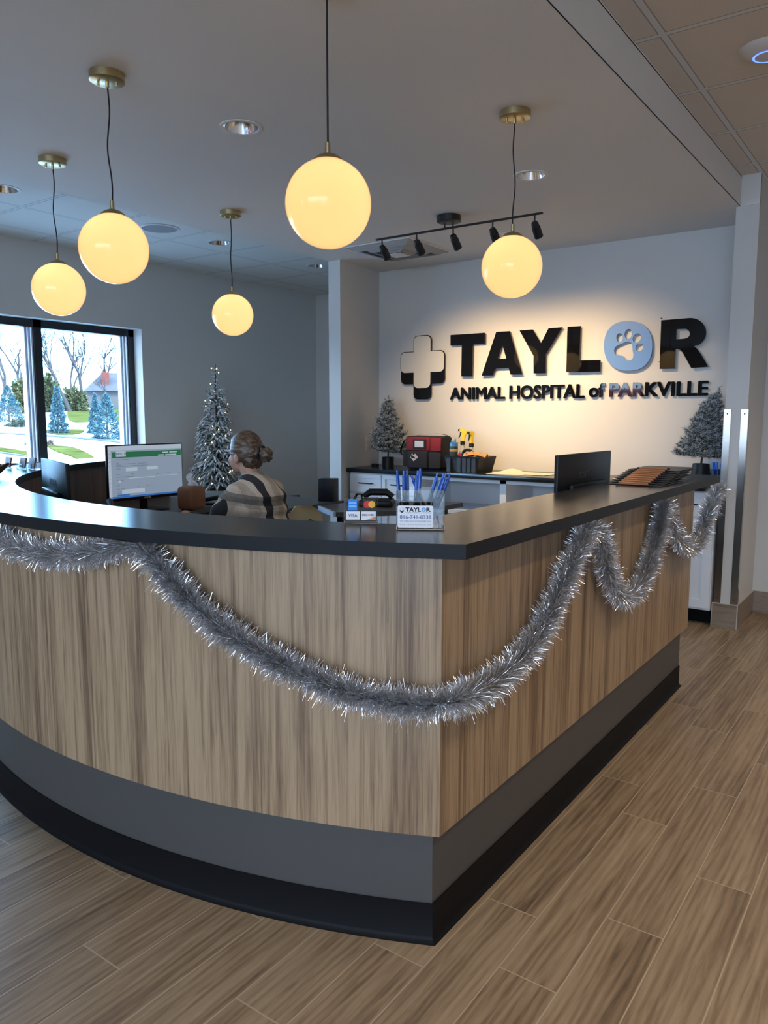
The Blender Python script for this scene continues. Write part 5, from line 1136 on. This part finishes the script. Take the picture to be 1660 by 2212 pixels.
def sprayer(px, y, zbase, h, label, ang, m, yaw=0.0):
    x = P(px, 960, y=y).x; t = thing('spray_bottle', label, 'spray bottle', (x, y, PZ + zbase), yaw, group='yellow-trigger spray bottles in the caddy')
    bm = bmesh.new(); bm_lathe(bm, [(0, 0), (.036, 0), (.038, .01), (.038, .10), (.030, .13), (.015, .155), (.014, h)], n=24, cap=False); obj('body', bm, m, t)
    bm = bmesh.new(); bm_lathe(bm, [(.019, h - .004), (.019, h + .022), (.013, h + .026)], n=20); obj('collar', bm, BLACKP, t)
    T2 = Matrix.Translation((0, 0, h + .02)) @ Matrix.Rotation(ang, 4, 'Y')
    bm = bmesh.new(); bm_prism(bm, [(-.013, 0), (.014, 0), (.018, .045), (.030, .075), (.022, .095), (-.010, .102), (-.034, .098), (-.036, .078), (-.014, .066)], -.011, .011, mtx=T2 @ Matrix.Rotation(PI / 2, 4, 'X')); bmesh.ops.bevel(bm, geom=bm.edges[:], offset=.004, segments=2, affect='EDGES'); hd = obj('trigger_head', bm, YEL, t)
    bm = bmesh.new(); bm_prism(bm, [(-.046, .080), (-.034, .078), (-.034, .097), (-.046, .095)], -.009, .009, mtx=T2 @ Matrix.Rotation(PI / 2, 4, 'X')); obj('nozzle', bm, BLACKP, hd)
    bm = bmesh.new(); bm_tube(bm, [T2 @ Vector(p_) for p_ in ((-.024, 0, .076), (-.026, 0, .05), (-.036, 0, .025))], [.006, .005, .004], 8); obj('trigger', bm, BLACKP, hd)
CLB = mat('clear_plastic_bottle', (.80, .80, .80), .15, trans=.6, ior=1.2)
sprayer(1000, 5.36, .008, .20, 'clear spray bottle with a yellow trigger head facing left, taller one in the caddy', .10, CLB, .25)
sprayer(1019, 5.33, .008, .185, 'spray bottle with a narrow yellow trigger head facing the viewer, right of the taller one', 0, CLB, 1.35)
rb = boxobj('red_box', (-.03, .03, -.02, .02, 0, .13), mat('red_plastic', (.35, .02, .02), .4), bev=.004, loc=(P(990, 985, y=5.27).x + .01, 5.375 - .05, PZ + .008)); tagp(rb, 'small red box between the blue bottle and the spray bottles', 'box')
x = P(1012, 973, y=5.29).x; dv = thing('scrub_brush', 'black scrub brush handle arching above the orange cloth in the caddy', 'brush', (x + .012, 5.262, PZ + .09))
bm = bmesh.new(); bm_tube(bm, spline([(-.045, 0, .02), (-.04, 0, .06), (-.01, 0, .078), (.03, 0, .07), (.045, 0, .03)], 5), .012, 10); obj('handle', bm, BLACKP, dv)
bm = bmesh.new(); bm_box(bm, -.055, .055, -.022, .022, .0, .022, bev=.006, seg=2); obj('head', bm, BLACKP, dv)
V_ = []; F_ = []; nx, ny = 26, 12; x = P(1027, 980, y=5.22).x
for i in range(nx):
    for j in range(ny):
        a, b = i / (nx - 1), j / (ny - 1)
        V_.append(((a - .5) * .20, (b - .5) * .07, .018 * math.sin(a * PI) + .010 * math.sin(a * 19 + b * 4) * math.sin(b * PI) + .012 * math.sin(b * PI) - .012 * abs(b - .5)))
for i in range(nx - 1):
    for j in range(ny - 1): F_.append((i * ny + j, i * ny + ny + j, i * ny + ny + j + 1, i * ny + j + 1))
cl_ = raw('cleaning_cloth', V_, F_, mat('orange_cloth', (.62, .24, .06), .9, bump=.4, bscale=200), None, smooth=True); cl_.location = (x, 5.232, PZ + .125); tagp(cl_, 'crumpled orange cleaning cloth on the front rim of the caddy', 'cloth')
m_ = cl_.modifiers.new('s', 'SOLIDIFY'); m_.thickness = .004
PAP = mat('warm_paper', (.66, .60, .48), .8)
for i, (x, y, rz, lab, hgt) in enumerate(((-2.60, 5.25, .15, 'curled paper sheet on the back counter right of the caddy', .03), (-2.42, 5.32, -.1, 'flat paper sheet on the back counter between the curled sheet and the right monitor', .0), (-1.66, 5.30, .05, 'white paper sheet on the back counter behind the clipboards', .0))):
    V_ = []; F_ = []
    for a in range(13):
        for b in range(5): V_.append(((a / 12 - .5) * .28, (b / 4 - .5) * .215, .0015 + hgt * math.sin(PI * a / 12) ** 2 * (b / 4)))
    for a in range(12):
        for b in range(4): F_.append((a * 5 + b, a * 5 + 5 + b, a * 5 + 6 + b, a * 5 + 1 + b))
    o = raw('paper_sheet', V_, F_, PAP if i < 2 else MATS['paper_white'], None, smooth=True); o.location = (x, y, .9005 + (.0012 if i == 1 else 0)); o.rotation_euler = (0, 0, rz); tagp(o, lab, 'paper'); m_ = o.modifiers.new('s', 'SOLIDIFY'); m_.thickness = .001
cu = thing('pen_cup', 'dark cup of bright blue pens beside the right frosted tree, partly behind the column', 'cup', (-1.118, 5.235, .9005))
bm = bmesh.new(); bm_lathe(bm, [(0, 0), (.032, 0), (.038, .095), (.035, .095), (.030, .005), (0, .005)], n=24, cap=False); obj('cup', bm, mat('smoked_blue_cup', (.01, .03, .10), .15), cu)
PB2 = mat('bright_blue_pen', (.02, .16, .75), .3)
for i in range(10):
    a = i * 2.4; r1, r2 = .012, .030
    bm = bmesh.new(); bm_tube(bm, [(r1 * math.cos(a), r1 * math.sin(a), 0), (r2 * math.cos(a), r2 * math.sin(a), .128 + .006 * (i % 3))], .0038, 8)
    o = obj('blue_pen', bm, PB2, loc=(-1.118, 5.235, .906)); tagp(o, 'bright blue pen standing in the dark cup beside the right frosted tree', 'pen', 'bright blue pens in the dark cup')

# ================================================================ OUTSIDE
SNOW = mat('sunlit_concrete', (.38, .39, .41), .9, spec=0, var=.08, vscale=.6); GRASS = mat('winter_grass', (.058, .062, .016), .95, spec=0, var=.35, vscale=1.2); DIRT = mat('mulch', (.10, .085, .07), .95, var=.3, vscale=2)
def gz(x): return -.42 + min(max(0, -x - 12), 20) * .049 + max(0, -x - 32) * .04
bm = bmesh.new(); L = []
xs_ = [-6.7, -9, -12, -16, -20, -24, -28, -32, -36, -42, -50, -65, -90]; ys_ = [-40, -20, 0, 10, 20, 30, 45, 70, 110]
for x in xs_: L.append([bm.verts.new((x, y, gz(x) - .05 * (x > -6.8))) for y in ys_])
for a, b in zip(L, L[1:]):
    for i in range(len(ys_) - 1): bm.faces.new((a[i], a[i + 1], b[i + 1], b[i]))
tagp(obj('ground', bm, SNOW, smooth=True), 'bright sunlit snowy ground and drive outside the window', 'ground', kind='structure')
bm = bmesh.new(); bm_box(bm, -12, 12, -30, -4.6, -.3, -.2); tagp(obj('front_walk', bm, mat('shaded_concrete', (.30, .30, .30), .9), smooth=False), 'concrete walk outside the lobby storefront', 'ground', kind='structure')
def patch(name, label, pts, m, xs__, cat='grass', h=.03):
    """low turf patch laid on the sloping ground, outlined in plan"""
    bm = bmesh.new(); poly = smooth_poly(pts, 5); vs = [bm.verts.new((x, y, gz(x) + h)) for x, y in poly]; f = bm.faces.new(vs)
    bmesh.ops.triangulate(bm, faces=[f]); r = bmesh.ops.extrude_face_region(bm, geom=bm.faces[:])
    for v in [g for g in r['geom'] if isinstance(g, bmesh.types.BMVert)]: v.co.z -= h + .05
    tagp(obj(name, bm, m, smooth=False), label, cat, kind='stuff' if cat == 'grass' else None)
def G(px, py):
    lo, hi = 6.7, 90.0
    for _ in range(50):
        md = (lo + hi) / 2; p_ = P(px, py, x=-md)
        if p_.z > gz(-md): lo = md
        else: hi = md
    p_ = P(px, py, x=-lo); return (p_.x, p_.y)
patch('grass_strip', 'bright green grass strip in the middle foreground outside the window', [G(100, 962), G(125, 964), G(160, 968), (G(196, 984)), G(205, 995), G(180, 997), G(150, 985), G(120, 975)], GRASS, 0)
patch('grass_strip', 'pale grass strip outside the left window pane in the foreground', [G(-60, 966), G(0, 968), G(60, 977), G(75, 981), G(70, 986), G(0, 975), G(-60, 971)], GRASS, 0)
patch('grass_lawn', 'green lawn rising behind the blue spruces to the right', [G(150, 885), G(185, 884), G(275, 882), G(300, 912), G(235, 906), G(190, 912), G(150, 908)], GRASS, 0)
patch('grass_lawn', 'thin grass rim around the middle blue spruce', [G(100, 930), G(125, 928), G(180, 929), G(172, 937), G(140, 940), G(108, 937)], GRASS, 0)
patch('drive_kerb', 'dark edge of the drive crossing below the spruces', [G(-60, 933), G(0, 935), G(80, 939), (G(180, 946)), G(272, 955), G(272, 958), G(180, 949), G(80, 941.5), G(0, 937.5), G(-60, 936)], mat('wet_asphalt', (.035, .05, .07), .8), 0, 'kerb')
patch('drive_kerb', 'second dark kerb line in the foreground outside the window', [G(-60, 974), G(0, 977), G(70, 987), G(72, 989), G(0, 979.5), G(-60, 976)], MATS['wet_asphalt'], 0, 'kerb')
SPR = mat('blue_spruce_needles', (.022, .080, .105), .8, var=.5, vscale=5); SPRL = mat('blue_spruce_tips', (.10, .21, .25), .8, var=.3, vscale=6); TRK = mat('outdoor_bark', (.050, .042, .038), .9)
def spruce(px, pyb, pyt, wpx, label, seed):
    rg = np.random.default_rng(seed); gx, gy = G(px, pyb); dist = math.hypot(gx, gy); top = P(px, pyt, x=gx); zb_ = gz(gx); h = top.z - zb_; r = wpx / 2 / F_PX * dist * .95
    t = thing('blue_spruce', label, 'spruce tree', (gx, gy, zb_), group='blue spruces outside the window')
    bm = bmesh.new(); bm_tube(bm, [(0, 0, -.1), (0, 0, h * .95)], [.06, .01], 8); obj('trunk', bm, TRK, t)
    N_ = 5200; f = rg.random(N_) ** 1.35; a = rg.random(N_) * 2 * PI; lay = (np.sin(f * 34 + a * 2) * .5 + .5)
    rr = r * (1 - f) ** .8 * (.62 + .38 * lay * (.7 + .3 * rg.random(N_))) ; rr *= np.sqrt(rg.random(N_) * .55 + .45); z = .02 * h + f * h * .97 - .10 * rr
    c = np.stack([rr * np.cos(a), rr * np.sin(a), z], 1); d = np.stack([np.cos(a), np.sin(a), .35 + rg.normal(size=N_) * .35], 1) + rg.normal(size=(N_, 3)) * .35; d /= np.linalg.norm(d, axis=1)[:, None]
    s = np.cross(d, rg.normal(size=(N_, 3))); s /= np.linalg.norm(s, axis=1)[:, None]; ls = h * .045; V = np.stack([c - s * ls * .28, c + s * ls * .28, c + d * ls], 1).reshape(-1, 3)
    raw('foliage', V.tolist(), (np.arange(N_ * 3).reshape(-1, 3)).tolist(), [SPR, SPRL], t, (rg.random(N_) < .38).astype(int).tolist())
spruce(20, 911, 832, 78, 'large blue spruce outside the left window pane', 21)
spruce(127, 936, 833, 46, 'slim blue spruce in the middle of the right window pane', 22)
spruce(208, 936, 850, 42, 'blue spruce standing behind the pair at the right of the window', 23)
spruce(233, 948, 850, 84, 'large blue spruce at the right edge of the window pane', 24)
def shrub(name, px, pyb, wpx, hpx, m, label, seed, n=1500, group=None, cat='shrub'):
    rg = np.random.default_rng(seed); gx, gy = G(px, pyb); dist = math.hypot(gx, gy); sc2 = dist / F_PX; r, h = wpx / 2 * sc2, hpx * sc2
    u = rg.normal(size=(n, 3)); u /= np.linalg.norm(u, axis=1)[:, None]; u[:, 2] = np.abs(u[:, 2]); q_ = (.55 + .45 * rg.random(n))[:, None] * (1 + .18 * np.sin(u[:, :1] * 9 + u[:, 1:2] * 7)); c = u * q_ * np.array([r, r, h])
    d = u + rg.normal(size=(n, 3)) * .7; d /= np.linalg.norm(d, axis=1)[:, None]; s = np.cross(d, rg.normal(size=(n, 3))); s /= np.linalg.norm(s, axis=1)[:, None]; ls = max(r, h) * .13
    V = np.stack([c - s * ls * .4, c + s * ls * .4, c + d * ls], 1).reshape(-1, 3)
    o = raw(name, V.tolist(), np.arange(n * 3).reshape(-1, 3).tolist(), m); o.location = (gx, gy, gz(gx)); tagp(o, label, cat, group)
EVG = mat('olive_evergreen', (.050, .060, .020), .9, var=.4, vscale=2); GRN = mat('deep_evergreen', (.012, .035, .025), .9, var=.4, vscale=2); BRN = mat('dry_twigs', (.09, .055, .045), .9, var=.3, vscale=3)
shrub('evergreen_bush', 104, 890, 44, 66, EVG, 'dark olive evergreen behind the slim blue spruce', 31, 3500, 'evergreen bushes on the far slope')
shrub('evergreen_bush', 160, 888, 52, 44, EVG, 'rounded olive bush between the slim spruce and the right pair', 32, 2600, 'evergreen bushes on the far slope')
shrub('evergreen_bush', 50, 893, 46, 60, EVG, 'olive bush behind the large left spruce beside the mullion', 33, 2600, 'evergreen bushes on the far slope')
shrub('low_juniper', 45, 922, 50, 13, GRN, 'low dark juniper below the large left spruce', 34, 1500)
shrub('dry_bush', 64, 962, 15, 13, BRN, 'small round dry bush left of the window mullion', 35, 900, 'small dry bushes by the drive')
shrub('dry_bush', 109, 962, 16, 12, BRN, 'small round dry bush right of the window mullion', 36, 900, 'small dry bushes by the drive')
BRK = mat('bare_bark', (.045, .043, .046), .9)
def bare_tree(px, pyb, pyt, label, seed, lean=0, spread=.55, x=None):
    rg = random.Random(seed); gx, gy = G(px, pyb); h = P(px, pyt, x=gx).z - gz(gx); bm = bmesh.new()
    def br(p_, d, L_, r, lv):
        n = 3; pts = [p_]; q_ = p_.copy(); dd = d.copy()
        for i in range(n):
            dd = (dd + Vector((rg.uniform(-1, 1), rg.uniform(-1, 1), rg.uniform(-.3, .6))) * .13).normalized(); q_ = q_ + dd * L_ / n; pts.append(q_.copy())
        bm_tube(bm, pts, [r * (1 - .42 * i / n) for i in range(n + 1)], 5 if lv < 2 else 3, cap=False)
        if lv >= 6: return
        for k in range(3 if lv < 5 else 2):
            if lv == 0: st_ = pts[-1] if k < 2 else pts[-2]
            else: st_ = pts[rg.choice((1, 2, 3, 3))]
            ax = Vector((rg.uniform(-1, 1), rg.uniform(-1, 1), rg.uniform(-.2, .4))).normalized(); nd = (dd + ax * spread * rg.uniform(.6, 1.3)).normalized()
            br(st_, nd, L_ * rg.uniform(.58, .80), r * .56, lv + 1)
    br(Vector((0, 0, -.1)), Vector((0, lean, 1)).normalized(), h * .33, h * .020, 0)
    tagp(obj('bare_tree', bm, BRK, loc=(gx, gy, gz(gx)), ang=60), label, 'tree', 'bare winter trees outside the window')
for i, a in enumerate(((152, 889, 640, 'bare leaning tree behind the slim blue spruce', 4, -.22, .5), (180, 886, 640, 'straight bare tree in the middle of the right window pane', 9, .02, .42), (157, 886, 680, 'thin bare tree just left of the straight one', 12, .05, .45), (255, 880, 660, 'bare tree reaching left beside the red chimney', 15, -.45, .55), (40, 889, 640, 'bare tree in the left pane near the mullion', 19, .0, .6), (5, 889, 640, 'bare tree at the far left of the window', 23, .02, .5), (118, 886, 755, 'short bushy bare tree behind the olive evergreen', 27, .0, .75), (232, 884, 770, 'small bare tree in front of the brick house', 29, .0, .8))): bare_tree(*a)
# house on the slope
gx, gy = -70.0, P(255, 880, x=-70).y; hz = P(255, 873, x=-70).z
hs_ = thing('brick_house', 'distant house with grey roof and red brick chimney at the right of the window view', 'house', (gx, gy, hz), math.radians(-30))
SC_ = 70 * 1.23 / F_PX
boxobj('wall', (-3, 3, -62 * SC_, 62 * SC_, -2, 26 * SC_), mat('house_siding', (.07, .07, .075), .9, var=.1, vscale=1), hs_, smooth=False)
bm = bmesh.new(); y0, y1 = -66 * SC_, 66 * SC_; z0, z1 = 24 * SC_, 62 * SC_
a = [bm.verts.new(v) for v in ((3.4, y0, z0), (3.4, y1, z0), (-3.4, y1, z0), (-3.4, y0, z0), (0, y0 + 40 * SC_, z1), (0, y1 - 40 * SC_, z1))]
for f in ((0, 1, 5, 4), (1, 2, 5), (2, 3, 4, 5), (3, 0, 4), (0, 3, 2, 1)): bm.faces.new([a[i] for i in f])
obj('roof', bm, mat('shingle_roof', (.045, .043, .05), .9, var=.2, vscale=2), hs_, smooth=False)
boxobj('chimney', (1.2, 2.2, -32 * SC_, -18 * SC_, 20 * SC_, 61 * SC_), mat('red_brick', (.13, .030, .020), .9, var=.25, vscale=3), hs_, smooth=False)
for y in (-35, 12, 40): boxobj('window', (2.95, 3.06, y * SC_, (y + 10) * SC_, 6 * SC_, 18 * SC_), mat('house_window', (.05, .06, .08), .2), hs_, smooth=False)

bm = bmesh.new(); bm_box(bm, -7.5, -3.95, -8.3, -8.0, -.3, 2.0); struct('red_reflection_block', bm, mat('reflection_block_red', (.42, .06, .06), .8, var=.15, vscale=4), smooth=False)  # unseen red block, added for the red reflection in the glossy sign letters
